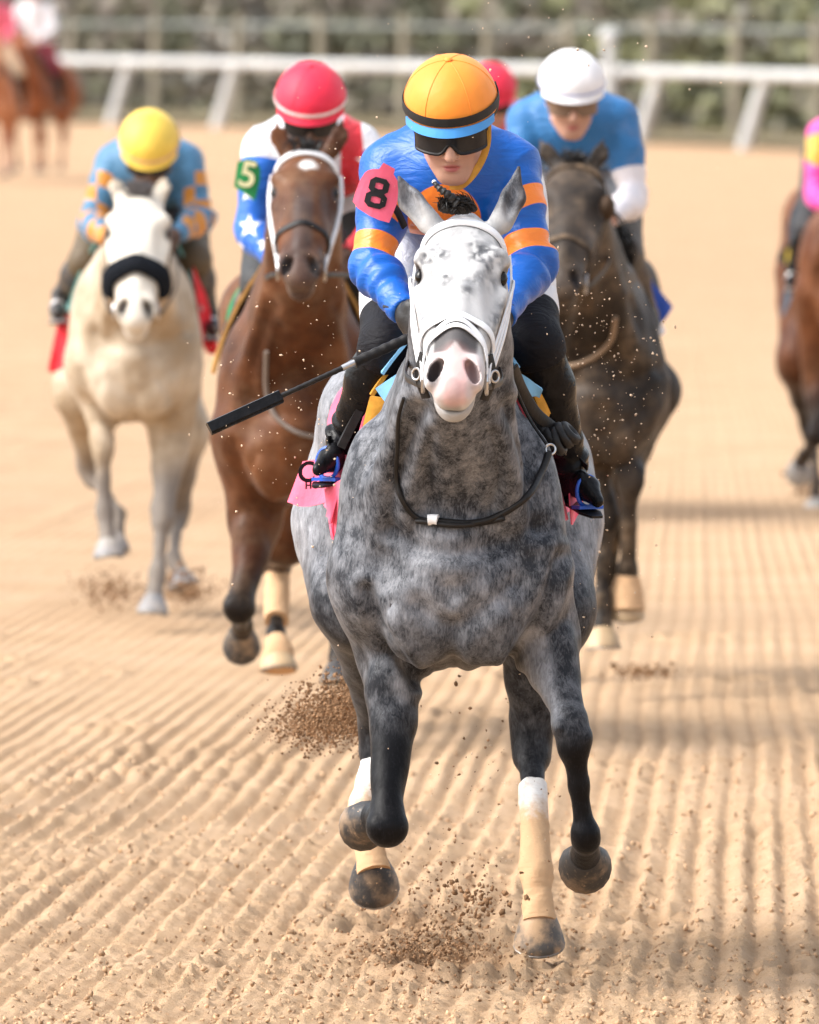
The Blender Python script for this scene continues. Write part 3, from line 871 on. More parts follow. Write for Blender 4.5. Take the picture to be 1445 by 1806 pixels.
        hax = nrm(j[4]) if len(j) > 4 else nrm(nrm(d - c) + np.array([0, -0.1, -0.5]))
        toe = j[5] if len(j) > 5 else np.array([0, -1.0, 0.0])
        hoofs.append((d, hax, toe))
        info['legs'].append((kind, sgn, a, b, c, d, bkw))
    # head
    hp_ = lambda s, v, x: poll + et * (s * L) + ev * (v * hs) + lat * (x * hs)
    HR = np.stack([lat, et, ev], 1)
    P.append(loft(poll, lat, et, ev, [(t * hs, a * hs, b * hs, c * hs, d * hs, n) for t, a, b, c, d, n in HEAD], 0.025))
    info['head'] = P[-1]
    for s in (-1, 1):
        P.append(ell(hp_(0.35, -0.085, 0.058 * s), np.array([0.038, 0.095, 0.078]) * hs, HR, 0.03))            # jaw
        P.append(ell(hp_(0.245, 0.036, 0.088 * s), np.array([0.032, 0.052, 0.034]) * hs, HR, 0.025))           # brow
        P.append(cone(hp_(0.36, 0.005, 0.100 * s), hp_(0.62, 0.0, 0.066 * s), 0.016 * hs, 0.008 * hs, 0.02))     # facial crest
        P.append(ell(hp_(0.905, 0.018, 0.046 * s), np.array([0.026, 0.050, 0.032]) * hs, HR, 0.018))            # nostril flare
        P.append(ell(hp_(0.42, 0.058, 0.10 * s), np.array([0.03, 0.10, 0.03]) * hs, HR, 0.04, sub=True))         # hollow below the eye
    P.append(cone(hp_(0.50, 0.062, 0), hp_(0.80, 0.050, 0), 0.020 * hs, 0.022 * hs, 0.03))                       # nasal bone
    P.append(ell(hp_(1.0, -0.006, 0), np.array([0.038, 0.034, 0.038]) * hs, HR, 0.02))                          # upper lip
    P.append(ell(hp_(0.935, -0.068, 0), np.array([0.044, 0.062, 0.030]) * hs, HR, 0.025))                        # chin
    for s in (-1, 1):
        nax = nrm(et * 0.75 + ev * 0.35 + lat * 0.25 * s)
        nx = nrm(np.cross(ev, nax)); 
        nr_ = R_(22 * s); N3 = np.stack([lat * math.cos(nr_) - et * math.sin(nr_), et * math.cos(nr_) + lat * math.sin(nr_), ev], 1)
        P.append(ell(hp_(0.93, 0.014, 0.044 * s), np.array([0.021, 0.046, 0.030]) * hs, N3, 0.012))
        P.append(ell(hp_(0.935, 0.026, 0.041 * s), np.array([0.0160, 0.037, 0.030]) * hs, N3, 0.007, sub=True))  # nostril
        P.append(ell(hp_(0.275, 0.016, 0.112 * s), np.array([0.016, 0.030, 0.018]) * hs, HR, 0.014, sub=True))   # eye socket
    P.append(ell(hp_(1.015, -0.045, 0), np.array([0.060, 0.045, 0.0035]) * hs, HR, 0.006, sub=True))              # mouth
    ears = cfg.get('ears') or [(hp_(0.0, 0.01, -0.062), hp_(-0.02, 0.01, -0.075) + EZ * 0.16), (hp_(0.0, 0.01, 0.062), hp_(-0.02, 0.01, 0.075) + EZ * 0.16)]
    for q, (e0, e1) in enumerate(ears):
        e0, e1 = np.asarray(e0, float), np.asarray(e1, float)
        m = e0 * 0.55 + e1 * 0.45 + nrm(lat) * (0.010 if q else -0.010)
        P.append(cone(e0, m, 0.029, 0.028, 0.02, (1, 1.2, 1))); P.append(cone(m, e1, 0.028, 0.003, 0.012, (1, 1.3, 1)))
        fc = nrm(-EY + EX * (cfg.get('earout', 0.25) * (1 if q else -1)))
        ea = nrm(e1 - e0); w_ = nrm(np.cross(ea, fc)); f_ = np.cross(w_, ea)
        if f_[1] > 0: f_ = -f_
        P.append(ell(e0 * 0.50 + e1 * 0.50 + f_ * 0.030, (0.018, 0.024, 0.068), np.stack([w_, f_, ea], 1), 0.012, sub=True))
    hb = [min(poll[i], muz[i]) for i in range(3)], [max(poll[i], muz[i]) for i in range(3)]
    if cfg.get('fine'):
        fy = (hb[0][1] - 0.12, hb[1][1] + 0.16, 0.0052)
        V, Q = implicit(P, h, (((X - 0.14, X + 0.16, 0.0058),), (fy,), ((hb[0][2] - 0.1, hb[1][2] + 0.28, 0.0056),)))
        V = relax(V, Q, 1)
    else:
        V, Q = implicit(P, h)
        V = relax(V, Q, 1)
    # muscle relief over trunk, neck and upper legs
    Nn = vnormals(V, Q)
    sl0 = np.clip((V[:, 2] - O[2] - 0.25) / 0.3, 0, 1) * np.clip((V[:, 1] - O[1] + 0.95) / 0.2, 0, 1)
    q_ = V - O
    V = V + Nn * (sl0 * ((0.022 if cfg.get('fine') else 0.014) * (vnoise(q_[:, 0] * 9, q_[:, 1] * 7, q_[:, 2] * 6.5, 81) - 0.5) + 0.008 * (vnoise(q_[:, 0] * 22, q_[:, 1] * 18, q_[:, 2] * 14, 82) - 0.5)))[:, None]
    for line, dp, wd in cfg.get('creases', CREASES):
        L2 = [O + np.array(p_) for p_ in line]
        dd = np.full(len(V), 9.0)
        for a_, b_ in zip(L2[:-1], L2[1:]):
            dd = np.minimum(dd, segd(V * [1, 0, 1], a_ * [1, 0, 1], b_ * [1, 0, 1])[0])
        fr = (q_[:, 1] < -0.25) * sstep(0.25, -0.1, Nn[:, 1]) * sstep(-1.0, -0.85, q_[:, 1])
        V = V - Nn * (fr * dp * (1.0 if cfg.get('fine') else 0.6) * (np.exp(-(dd / wd) ** 2) - 0.55 * np.exp(-((dd - 2.1 * wd) / (1.2 * wd)) ** 2)))[:, None]
    # coat attributes
    rel = V - O
    s_ = ((V - poll) @ et) / L
    v_ = ((V - poll) @ ev) / hs
    x_ = ((V - poll) @ lat) / hs
    A = {}
    A['leg'] = sstep(cfg.get('leg_hi', 0.72), cfg.get('leg_lo', 0.42), rel[:, 2])
    onhead = sstep(-0.16, -0.03, s_) * sstep(-0.17, -0.10, v_) * (np.abs(x_) < 0.16) * (s_ < 1.2)
    A['face'] = onhead * cfg.get('face', 0.0)
    if cfg.get('star'):
        A['face'] = np.maximum(A['face'], onhead * sstep(1.0, 0.75, np.sqrt(((x_ - 0.005) / 0.034) ** 2 + ((s_ - 0.15) / 0.045) ** 2) + 0.25 * (vnoise(x_ * 60, s_ * 40) - 0.5)))
    A['mott'] = onhead * cfg.get('mott', 0.0) * np.clip(sstep(0.62, 0.35, s_) * 0.8 + sstep(0.05, 0.085, np.abs(x_)) * 0.5, 0, 1)
    sk = np.zeros(len(V))
    for s in (-1, 1):
        sk = np.maximum(sk, sstep(0.040, 0.024, np.linalg.norm((V - hp_(0.272, 0.012, 0.103 * s)) @ HR / np.array([1.2, 1.15, 0.8]), axis=1) / hs))
        sk = np.maximum(sk, cfg.get('nosk', 1.0) * sstep(0.034, 0.022, np.linalg.norm((V - hp_(0.935, 0.02, 0.045 * s)) @ HR / np.array([0.8, 1.5, 1.0]), axis=1) / hs))
    mz = sstep(cfg.get('mz0', 0.84), 0.95, s_) * (np.abs(x_) < 0.12) * (v_ < 0.2) * (v_ > -0.16) * (s_ < 1.3)
    sk = np.maximum(sk, mz * cfg.get('muzzle_dark', 0.8))
    A['skin'] = sk
    A['pink'] = np.zeros(len(V))
    A['pale'] = np.zeros(len(V))
    if cfg.get('paint'): cfg['paint'](A, V, rel, s_, v_, x_, info)
    body = mesh_obj('body', V, Q, cfg['mat'], root, True, A)
    info['V'], info['Q'] = V, Q
    info['bvh'] = BVHTree.FromPolygons([Vector(v) for v in V], [list(map(int, q)) for q in Q]) if cfg.get('fine') or cfg.get('bvh') else None
    for q, (d, ax, toe) in enumerate(hoofs):
        hoof('hoof', d + ax * 0.004, ax, toe, cfg['hoofmat'][q % len(cfg['hoofmat'])], root, cfg.get('hoofs', 1.0))
    for s in (-1, 1):
        mb = MB(); mb.ball(hp_(0.275, 0.012, 0.0985 * s), np.array([0.0135, 0.022, 0.0165]) * hs, 14, 10, HR); mb.build('eye', M_EYE, root)
    # mane, forelock and tail
    S = []
    crest = cat([nb + np.array([0, 0.05, 0.33]), nb * 0.6 + nt_ * 0.4 + np.array([0, 0.05, 0.19]), nt_ + np.array([0, 0.05, 0.13])], 12)
    for i in range(cfg.get('nmane', 60)):
        p = crest[RNG.randint(int(len(crest) * 0.6))] + RNG.normal(0, 0.008, 3)
        sd = cfg.get('maneside', 1)
        S.append([p, p + np.array([0.05 * sd + RNG.normal(0, .015), 0.02, 0.03]), p + np.array([0.10 * sd + RNG.normal(0, .02), 0.06, -0.05]), p + np.array([0.115 * sd, 0.10, -0.14 - 0.05 * RNG.rand()])])
    hair('mane', S, cfg.get('hairmat', M_HAIR), root)
    S = []
    for i in range(cfg.get('nfore', 50)):
        p = hp_(-0.03 + 0.05 * RNG.rand(), 0.055, RNG.normal(0, 0.016))
        S.append([p, p + ev * (0.02 + 0.015 * RNG.rand()) + lat * RNG.normal(0, .015) + EZ * 0.012, p + ev * 0.025 + lat * RNG.normal(0, .03) + EZ * RNG.normal(0, 0.02) + et * 0.01])
    hair('forelock', S, cfg.get('foremat', cfg.get('hairmat', M_HAIR)), root, 0.0045)
    S = []
    for i in range(90):
        p = O + np.array([RNG.normal(0, 0.015), 1.07, 1.22])
        S.append([p, p + np.array([RNG.normal(0, .02), 0.12, 0.02]), p + np.array([RNG.normal(0, .05), 0.30, -0.12]), p + np.array([RNG.normal(0, .07), 0.55 + RNG.normal(0, .05), -0.18 - 0.15 * RNG.rand()])])
    hair('tail', S, cfg.get('hairmat', M_HAIR), root, 0.009)
    info['hp'] = hp_
    info['HR'] = HR
    return info

def pose(X, Y, dz, kind, s, k):
    O = np.array([X, Y, dz])
    T = {('fore', 'A'): [(.16, -.35, .90), (.15, -.62, .55), (.14, -.80, .26), (.14, -.88, .16)], ('fore', 'B'): [(.16, -.33, .90), (.15, -.56, .58), (.14, -.33, .42), (.14, -.24, .40)],
         ('hind', 'A'): [(.18, .55, .85), (.15, .76, .50), (.14, .52, .2), (.14, .45, .13)], ('hind', 'B'): [(.18, .68, .85), (.15, 1.08, .62), (.14, 1.28, .32), (.14, 1.38, .27)]}[(kind, k)]
    return (kind, s, [O + np.array([q[0] * s, q[1], q[2]]) for q in T])

def wrap(name, pts, rad, material, parent, ridges=True):
    P = cat(pts, 8)
    r = np.interp(np.linspace(0, 1, len(P)), np.linspace(0, 1, len(rad)), rad)
    if ridges: r = r * (1 + 0.02 * np.sin(np.arange(len(P)) * 2.1))
    mb = MB(); mb.tube(P, r, 22)
    V_ = np.array(mb.V); cc_0 = P[np.argmin(((V_[:, None] - P[None]) ** 2).sum(2), axis=1)]
    mb.V = (cc_0 + (V_ - cc_0) * (1 + 0.16 * (vnoise(V_[:, 0] * 55, V_[:, 1] * 55, V_[:, 2] * 34, 91) - 0.5))[:, None]).tolist()
    return mb.build(name, material, parent)

def hoof_mat(name, a, b, z0=0.35, z1=0.7):
    m, nt, bb = new_mat(name, 0.5, 0.45)
    c = mixc(nt, ramp(nt, noise(nt, 11, 5, 0.6), z0, z1), a, b)
    c = mixc(nt, ramp(nt, noise(nt, 60, 4, 0.7), 0.55, 0.8, 0, 0.7), c, (0.45, 0.31, 0.19))
    nt.links.new(c, bb.inputs['Base Color'])
    nt.links.new(bump(nt, noise(nt, 50, 3, 0.6), 0.3, 0.004), bb.inputs['Normal'])
    return m
HOOF_D = hoof_mat('dark_hoof', (0.030, 0.029, 0.030), (0.26, 0.18, 0.115), 0.46, 0.72)
HOOF_T = hoof_mat('stained_hoof', (0.07, 0.062, 0.055), (0.46, 0.30, 0.17), 0.35, 0.6)
HOOF_P = hoof_mat('sandy_hoof', (0.36, 0.25, 0.14), (0.50, 0.36, 0.21), 0.35, 0.6)
def wrap_mat(name, z_lo, z_hi):
    """white leg wrap, the lower end caked with sand"""
    m, nt, bb = new_mat(name, 0.85, 0.2)
    g = nd(nt, 'ShaderNodeNewGeometry'); sx = nd(nt, 'ShaderNodeSeparateXYZ'); nt.links.new(g.outputs['Position'], sx.inputs[0])
    zz = math_(nt, 'ADD', sx.outputs[2], math_(nt, 'MULTIPLY', math_(nt, 'SUBTRACT', noise(nt, 26, 5, 0.7), 0.5), 0.14))
    c = mixc(nt, ramp(nt, zz, z_hi, z_lo), (0.78, 0.77, 0.75), (0.56, 0.36, 0.205))
    c = mixc(nt, ramp(nt, noise(nt, 34, 5, 0.65), 0.52, 0.8, 0, 0.5), c, (0.40, 0.25, 0.14))
    nt.links.new(c, bb.inputs['Base Color'])
    nt.links.new(bump(nt, noise(nt, 40, 4, 0.6, (1, 1, 3.0)), 0.45, 0.008), bb.inputs['Normal'])
    return m

# --- the grey in front
def J(px, py, y, Y0=0.0): return W(px, py, Y0 + y)
GX0 = 0.095
GREY = coat_mat('dapple_grey_coat', (0.026, 0.029, 0.036), (0.43, 0.445, 0.485), (0.004, 0.004, 0.005), (0.51, 0.505, 0.50), dapple=0.74, rough=0.42)
def paint_grey(A, V, rel, s, v, x, info):
    z = rel[:, 2]; y = rel[:, 1]; ax = np.abs(rel[:, 0])
    # quarters and flanks paler, elbows and inner forearm pale, breast mottled
    A['pale'] = 0.62 * sstep(0.35, 0.75, y) * sstep(0.75, 1.05, z)
    A['pale'] = np.maximum(A['pale'], 0.20 * np.exp(-((rel[:, 0] - 0.0) / 0.16) ** 2 - ((z - 0.98) / 0.22) ** 2) * (y < 0))
    A['pale'] = np.maximum(A['pale'], 0.95 * sstep(0.048, 0.020, segd(V * [1, 0, 1], J(938, 1125, -0.36) * [1, 0, 1], J(964, 1250, -0.36) * [1, 0, 1])[0]) * (y < -0.15) * (y > -0.75))
    A['pale'] = np.maximum(A['pale'], 0.65 * sstep(0.026, 0.006, segd(V * [1, 0, 1], J(703, 1160, -0.40) * [1, 0, 1], J(710, 1225, -0.38) * [1, 0, 1])[0]) * (y < -0.15))
    neck = sstep(1.12, 1.25, z) * (y < -0.25) * (1 - A['face'] > 0.5)
    A['pale'] = np.maximum(A['pale'], 0.04 * neck)
    for q in (-0.075, 0.055):
        A['pale'] = np.maximum(A['pale'], 0.42 * neck * np.exp(-((rel[:, 0] - q) / 0.022) ** 2) * vnoise(rel[:, 0] * 30, y * 10, z * 5, 41))
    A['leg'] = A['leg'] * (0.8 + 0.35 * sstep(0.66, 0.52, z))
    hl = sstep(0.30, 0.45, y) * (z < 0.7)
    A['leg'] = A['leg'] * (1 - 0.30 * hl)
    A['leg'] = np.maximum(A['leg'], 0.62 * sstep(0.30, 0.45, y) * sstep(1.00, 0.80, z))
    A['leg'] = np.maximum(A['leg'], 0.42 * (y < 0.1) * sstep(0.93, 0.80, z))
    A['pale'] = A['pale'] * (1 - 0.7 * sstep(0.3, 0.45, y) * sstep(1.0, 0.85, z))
    A['pink'] = sstep(0.80, 0.90, s) * (s < 1.2) * sstep(-0.035, -0.005, v) * (v < 0.2) * (np.abs(x) < 0.10) * (0.55 + 0.5 * vnoise(x * 40, s * 12, v * 30, 51)) * sstep(0.075, 0.05, np.abs(x - 0.006))
    A['pink'] = np.clip(A['pink'] * (0.35 + 0.65 * sstep(0.036, 0.018, np.abs(x - 0.004))) * 0.85, 0, 0.75) * (1 - 0.9 * A['skin'] * (x < 0))
    A['skin'] = A['skin'] * np.where(x > 0, 0.62, 1.0)
    chin = (s > 0.86) * (s < 1.2) * sstep(-0.02, -0.045, v) * (v > -0.15) * (np.abs(x) < 0.09)
    A['skin'] = np.maximum(A['skin'], 0.30 * chin)
    A['skin'] = np.maximum(A['skin'], 0.45 * sstep(1.0, 0.6, np.sqrt((x / 0.026) ** 2 + ((s - 1.03) / 0.05) ** 2)) * (v > -0.05))
    grey_nose = sstep(0.058, 0.048, np.abs(x)) * sstep(0.635, 0.655, s) * sstep(0.865, 0.845, s + 1.6 * np.maximum(0.020 - np.abs(x), 0)) * (v > -0.02)
    A['skin'] = np.maximum(A['skin'], 0.92 * grey_nose)
    pat = 0
    for px, py, rr, am in ((757, 452, 20, .9), (775, 445, 20, .8), (742, 462, 14, .8), (835, 430, 14, .7), (850, 447, 22, 1.0), (872, 455, 22, .8), (862, 470, 16, .7), (785, 488, 14, .8), (782, 500, 10, .6), (830, 495, 16, .6), (825, 510, 13, .7),
                           (744, 560, 14, .7), (878, 565, 16, .8), (885, 540, 12, .6), (800, 410, 34, .35), (770, 415, 22, .4), (840, 408, 24, .4), (760, 480, 16, .45), (845, 490, 20, .5), (870, 500, 14, .5), (742, 585, 14, .7), (872, 590, 16, .7), (750, 420, 14, .4), (885, 425, 16, .5)):
        c = J(px, py, 0); pq = (V[:, 0] - c[0] * (27.5 + V[:, 1]) / 27.5) ** 2 + (V[:, 2] - (CAM_Z + (c[2] - CAM_Z) * (27.5 + V[:, 1]) / 27.5)) ** 2
        pat = np.maximum(pat, am * np.exp(-pq / (rr / 730.0) ** 2))
    pat = pat * sstep(0.30, 0.62, 0.5 * vnoise(V[:, 0] * 60, V[:, 1] * 40, V[:, 2] * 60, 62) + 0.5 * vnoise(V[:, 0] * 140, V[:, 1] * 80, V[:, 2] * 110, 63)) * 1.15
    A['face'] = A['face'] * (1 - np.clip(pat, 0, 0.88))
    A['mott'] = A['mott'] * 0.25
    # ears: grey with dark rims
    ear = sstep(-0.05, -0.13, s) * (z > 1.84) * (y < -0.7)
    A['face'] = A['face'] * (1 - ear * (0.55 + 0.35 * vnoise(V[:, 0] * 50, V[:, 1] * 40, V[:, 2] * 14, 64))) * (1 - 0.45 * sstep(0.02, -0.06, s) * (1 - ear) * (z > 1.6))
    for e0, e1 in ((J(757, 392, -0.955), J(701, 308, -0.93)), (J(884, 392, -0.955), J(916, 292, -0.91))):
        d_, t_ = segd(V, e0, e1)
        off_ = np.abs((V - (e0 + t_[:, None] * (e1 - e0))) @ nrm(np.cross(e1 - e0, EY)))
        rr_ = 0.028 * np.interp(t_, [0, 0.45, 1], [1, 1, 0.15])
        A['skin'] = np.maximum(A['skin'], 0.85 * ear * (d_ < 0.06) * sstep(0.55, 0.9, off_ / rr_) * sstep(0.15, 0.35, t_))
        A['skin'] = np.maximum(A['skin'], 0.8 * ear * (d_ < 0.06) * sstep(0.80, 0.95, t_))
    A['skin'] = np.maximum(A['skin'], ear * sstep(0.55, 0.75, vnoise(V[:, 0] * 70, V[:, 1] * 60, V[:, 2] * 16, 61)) * 0.7)
grey = horse(dict(hoofs=1.06,
    label='dapple grey racehorse with a white face galloping in front, rider in blue and orange', X=GX0, Y=0.0, h=0.0085, fine=True, mat=GREY, wid=0.98, rump=0.95,
    poll=J(819, 424, -0.96), muzzle=J(800, 690, -1.40), face=1.0, mott=0.62, muzzle_dark=0.0, nosk=1.0, leg_hi=0.86, leg_lo=0.56,
    ears=[(J(757, 392, -0.955), J(701, 308, -0.93)), (J(884, 392, -0.955), J(916, 292, -0.91))], earout=0.55, paint=paint_grey,
    legs=[('fore', 1, [J(962, 1120, -0.36), J(1009, 1292, -0.56), J(1034, 1478, -0.52), J(1032, 1508, -0.40), (0.02, 0.97, -0.22), (0, -0.2, -1)]),
          ('fore', -1, [J(690, 1150, -0.36), J(686, 1456, -0.58), J(672, 1438, -0.26), J(660, 1440, -0.17), (-0.30, 0.86, -0.08), (0, -0.3, -1)]),
          ('hind', 1, [J(955, 1080, 0.50), J(936, 1305, 0.62), J(946, 1530, 0.30), J(950, 1612, 0.25), (0.02, 0.22, -0.97), (0, -1, -0.2)]),
          ('hind', -1, [J(640, 1060, 0.55), J(672, 1295, 0.95), J(640, 1432, 0.80), J(657, 1520, 0.74), (0.06, 0.60, -0.80), (0, -0.8, -0.6)])],
    hoofmat=[HOOF_D, HOOF_D, HOOF_T, HOOF_D], maneside=1, nmane=70, nfore=0))
WRAP1 = wrap_mat('sandy_leg_wrap', 0.335, 0.43)
L_ = grey['legs'][2]; L4 = grey['legs'][3]
wrap('leg_wrap', [L_[3] + (L_[4] - L_[3]) * 0.36 + L_[6] * 0.004, L_[3] + (L_[4] - L_[3]) * 0.7 + L_[6] * 0.006, L_[4] + L_[6] * 0.006, L_[4] + (L_[5] - L_[4]) * 0.55, L_[5] + (L_[5] - L_[4]) * 0.17], [0.036, 0.035, 0.042, 0.035, 0.043], WRAP1, grey['root'])
wrap('leg_wrap', [L4[3] + (L4[4] - L4[3]) * 0.25 + L4[6] * 0.004, L4[3] + (L4[4] - L4[3]) * 0.7 + L4[6] * 0.006, L4[4] + L4[6] * 0.006, L4[4] + (L4[5] - L4[4]) * 0.55, L4[5] + (L4[5] - L4[4]) * 0.20], [0.036, 0.035, 0.042, 0.035, 0.043], WRAP1, grey['root'])
# braided forelock tuft standing up between the ears
hp = grey['hp']
S = []
for i in range(620):
    a = RNG.uniform(0, 6.28); r = RNG.rand() ** 0.5
    p = J(808 + 34 * r * math.cos(a), 370 + 9 * r * math.sin(a), -0.99 - 0.02 * r)
    q = p * 0.45 + J(796 + 16 * RNG.normal(), 350 + RNG.normal(0, 8), -1.03 + RNG.normal(0, 0.015)) * 0.55 + EZ * 0.012 * RNG.rand()
    S.append([p, p * 0.5 + q * 0.5 + RNG.normal(0, .003, 3) + EZ * 0.008, q])
hair('forelock', S, M_HAIR, grey['root'], 0.0022)
mb = MB()
bp = cat([J(806, 358, -1.02), J(790, 343, -1.03), J(776, 333, -1.03), J(766, 322, -1.02)], 6)
mb.tube(bp, np.linspace(0.013, 0.005, len(bp)) * (1 + 0.22 * np.sin(np.arange(len(bp)) * 2.2)), 8)
mb.build('forelock_braid', M_HAIR, grey['root'])
mb = MB(); mb.ball(J(766, 321, -1.02), 0.0055, 8, 6); mb.build('braid_tie', M_TACK_W, grey['root'])

# ------------------------------------------------------------------ riders
def hand_prims(wrist, dr, pn, side, curl=1.0):
    """palm, four unequal fingers bent round what they hold, thumb from the side"""
    dr = nrm(dr); pn = nrm(np.asarray(pn) - dr * np.dot(pn, dr)); la = np.cross(dr, pn) * side
    P = [ell(wrist + dr * 0.052, (0.042, 0.050, 0.019), np.stack([la, dr, pn], 1), 0.012), cone(wrist - dr * 0.01, wrist + dr * 0.03, 0.026, 0.026, 0.015, (1, 1, 1))]
    for o, ln in ((-0.030, 0.86), (-0.010, 1.0), (0.011, 0.96), (0.031, 0.78)):
        b = wrist + dr * 0.088 + la * o
        k1 = b + (dr * 0.030 + pn * 0.022 * curl) * ln
        k2 = k1 + (pn * 0.030 - dr * 0.004) * ln
        k3 = k2 + (pn * 0.006 - dr * 0.024) * ln
        P += [cone(b, k1, 0.0105, 0.0098, 0.006), cone(k1, k2, 0.0098, 0.009, 0.005), cone(k2, k3, 0.009, 0.0078, 0.005)]
    t0 = wrist + dr * 0.028 - la * 0.036; t1 = t0 + dr * 0.030 - la * 0.012 + pn * 0.020; t2 = t1 + dr * 0.018 + la * 0.016 + pn * 0.020
    P += [cone(t0, t1, 0.014, 0.0115, 0.010), cone(t1, t2, 0.0115, 0.009, 0.006)]
    return P

def rider(cfg):
    """a jockey crouched over the withers: one continuous body, then the clothes that follow it"""
    Yh = cfg['Y']; h = cfg.get('h', 0.011); fine = cfg.get('fine', False)
    G = lambda q: J(q[0], q[1], q[2], Yh)
    r = (Yh + 27.5) / 27.5
    root = thing('person', cfg['label'], 'person', (W(cfg['helmet'][0], 500, Yh)[0], Yh, 1.2), cfg.get('group', 'jockeys in racing silks'))
    hc = G(cfg['helmet']); th = R_(cfg.get('tilt', 28)); tw = R_(cfg.get('turn', 0)); rl = R_(cfg.get('roll', 0))
    f = np.array([math.sin(tw) * math.cos(th), -math.cos(tw) * math.cos(th), -math.sin(th)])
    x = nrm(np.cross(f, EZ)) * -1
    u = np.cross(x, f) if np.cross(x, f)[2] > 0 else np.cross(f, x)
    x, u = x * math.cos(rl) + u * math.sin(rl), u * math.cos(rl) - x * math.sin(rl)
    HR = np.stack([x, f, u], 1)
    hp_ = lambda a, b, c: hc + x * a + f * b + u * c
    sh = [G(q) for q in cfg['sh']]; el = [G(q) for q in cfg['el']]; wr = [G(q) for q in cfg['wr']]
    kn = [G(q) for q in cfg['kn']]; an = [G(q) for q in cfg['an']]; to = [G(q) for q in cfg['to']]
    hip = G(cfg['hip']); mid = (sh[0] + sh[1]) / 2
    hips = [hip - EX * 0.10, hip + EX * 0.10]
    # --- primitives by region
    T, A_, Hd, Lg, Bt, Hh = [], [], [], [], [], []
    for s, q in ((-1, 0), (1, 1)):
        c = mid + EX * 0.085 * s + np.array([0, 0.06, -0.03])
        T.append(cone(hips[q] + EZ * 0.02, c, 0.095, 0.108, 0.06))
        T.append(cone(mid + np.array([0.05 * s, 0.0, 0.035]), sh[q] + EZ * 0.004, 0.060, 0.054, 0.05))
        A_ += [cone(sh[q], el[q], 0.054, 0.040, 0.035), cone(el[q], wr[q], 0.040, 0.027, 0.02),
               ell(sh[q] + (el[q] - sh[q]) * 0.42, (0.050, 0.050, 0.085), None, 0.03), ell(el[q] + (wr[q] - el[q]) * 0.3, (0.043, 0.05, 0.043), None, 0.03)]
        Lg += [cone(hips[q] + EX * 0.02 * s, kn[q], 0.098, 0.060, 0.05)]
        Bt += [cone(kn[q], kn[q] + (an[q] - kn[q]) * 0.35, 0.056, 0.052, 0.03), cone(kn[q] + (an[q] - kn[q]) * 0.35, an[q], 0.052, 0.032, 0.03)]
        hl = an[q] + (an[q] - to[q]) * np.array([0.40, 0.40, 0.0]) + EZ * -0.05
        fr = to[q]
        Bt += [cone(hl, an[q] * 0.5 + fr * 0.5 - EZ * 0.008, 0.022, 0.025, 0.012), cone(an[q] * 0.5 + fr * 0.5 - EZ * 0.008, fr, 0.025, 0.008, 0.010), cone(an[q], hl, 0.034, 0.027, 0.02)]
        d = cfg.get('hd', [(0.6, -0.6, -0.5), (-0.6, -0.6, -0.5)])[q]
        Hd += hand_prims(wr[q], d, cfg.get('pn', [(0.6, 0.2, -0.6), (-0.6, 0.2, -0.6)])[q], s)
    T.append(ell(mid + np.array([0, 0.05, -0.05]), (0.15, 0.12, 0.10), None, 0.05))
    Lg.append(ell(hip, (0.165, 0.14, 0.13), None, 0.05))
    nk = mid + np.array([0, -0.01, 0.03])
    Hh += [cone(nk, hp_(0, -0.02, -0.06), 0.062, 0.056, 0.03),
           ell(hp_(0, -0.005, 0.045), (0.076, 0.098, 0.085), HR, 0.03), ell(hp_(0, 0.040, -0.045), (0.062, 0.058, 0.075), HR, 0.03),
           ell(hp_(0, 0.072, -0.108), (0.024, 0.020, 0.018), HR, 0.025),                              # chin
           cone(hp_(-0.048, 0.005, -0.075), hp_(-0.018, 0.070, -0.108), 0.022, 0.016, 0.03), cone(hp_(0.048, 0.005, -0.075), hp_(0.018, 0.070, -0.108), 0.022, 0.016, 0.03),
           ell(hp_(-0.042, 0.068, -0.030), (0.024, 0.018, 0.018), HR, 0.02), ell(hp_(0.042, 0.068, -0.030), (0.024, 0.018, 0.018), HR, 0.02),
           cone(hp_(0, 0.088, 0.012), hp_(0, 0.116, -0.040), 0.010, 0.0135, 0.012), ell(hp_(-0.013, 0.100, -0.044), (0.009, 0.011, 0.008), HR, 0.008), ell(hp_(0.013, 0.100, -0.044), (0.009, 0.011, 0.008), HR, 0.008),
           ell(hp_(0, 0.090, -0.0700), (0.024, 0.012, 0.0062), HR, 0.006), ell(hp_(0, 0.089, -0.0825), (0.020, 0.012, 0.0068), HR, 0.006),
           ell(hp_(0, 0.101, -0.0760), (0.026, 0.010, 0.0016), HR, 0.004, sub=True),
           ell(hp_(-0.031, 0.100, 0.006), (0.017, 0.012, 0.010), HR, 0.012, sub=True), ell(hp_(0.031, 0.100, 0.006), (0.017, 0.012, 0.010), HR, 0.012, sub=True),
           ell(hp_(-0.078, -0.012, -0.020), (0.010, 0.018, 0.030), HR, 0.008), ell(hp_(0.078, -0.012, -0.020), (0.010, 0.018, 0.030), HR, 0.008)]
    allp = [dict(p, off=0.014) for p in T + Lg + A_ + Bt] + Hh + Hd
    if fine:
        fx = ((hc[0] - 0.1, hc[0] + 0.1, 0.0042),); fy = ((hc[1] - 0.16, hc[1] + 0.02, 0.0046),); fz = ((hc[2] - 0.19, hc[2] + 0.03, 0.004), (min(wr[0][2], wr[1][2]) - 0.14, max(wr[0][2], wr[1][2]) + 0.03, 0.0065))
    else:
        fx = (); fy = (); fz = ()
    V, Q = implicit(allp, h if not fine else 0.009, (fx, fy, fz))
    q = (V - hc) @ HR
    lips = sstep(1.0, 0.6, np.sqrt((q[:, 0] / 0.026) ** 2 + ((q[:, 2] + 0.0765) / 0.013) ** 2)) * (q[:, 1] > 0.07)
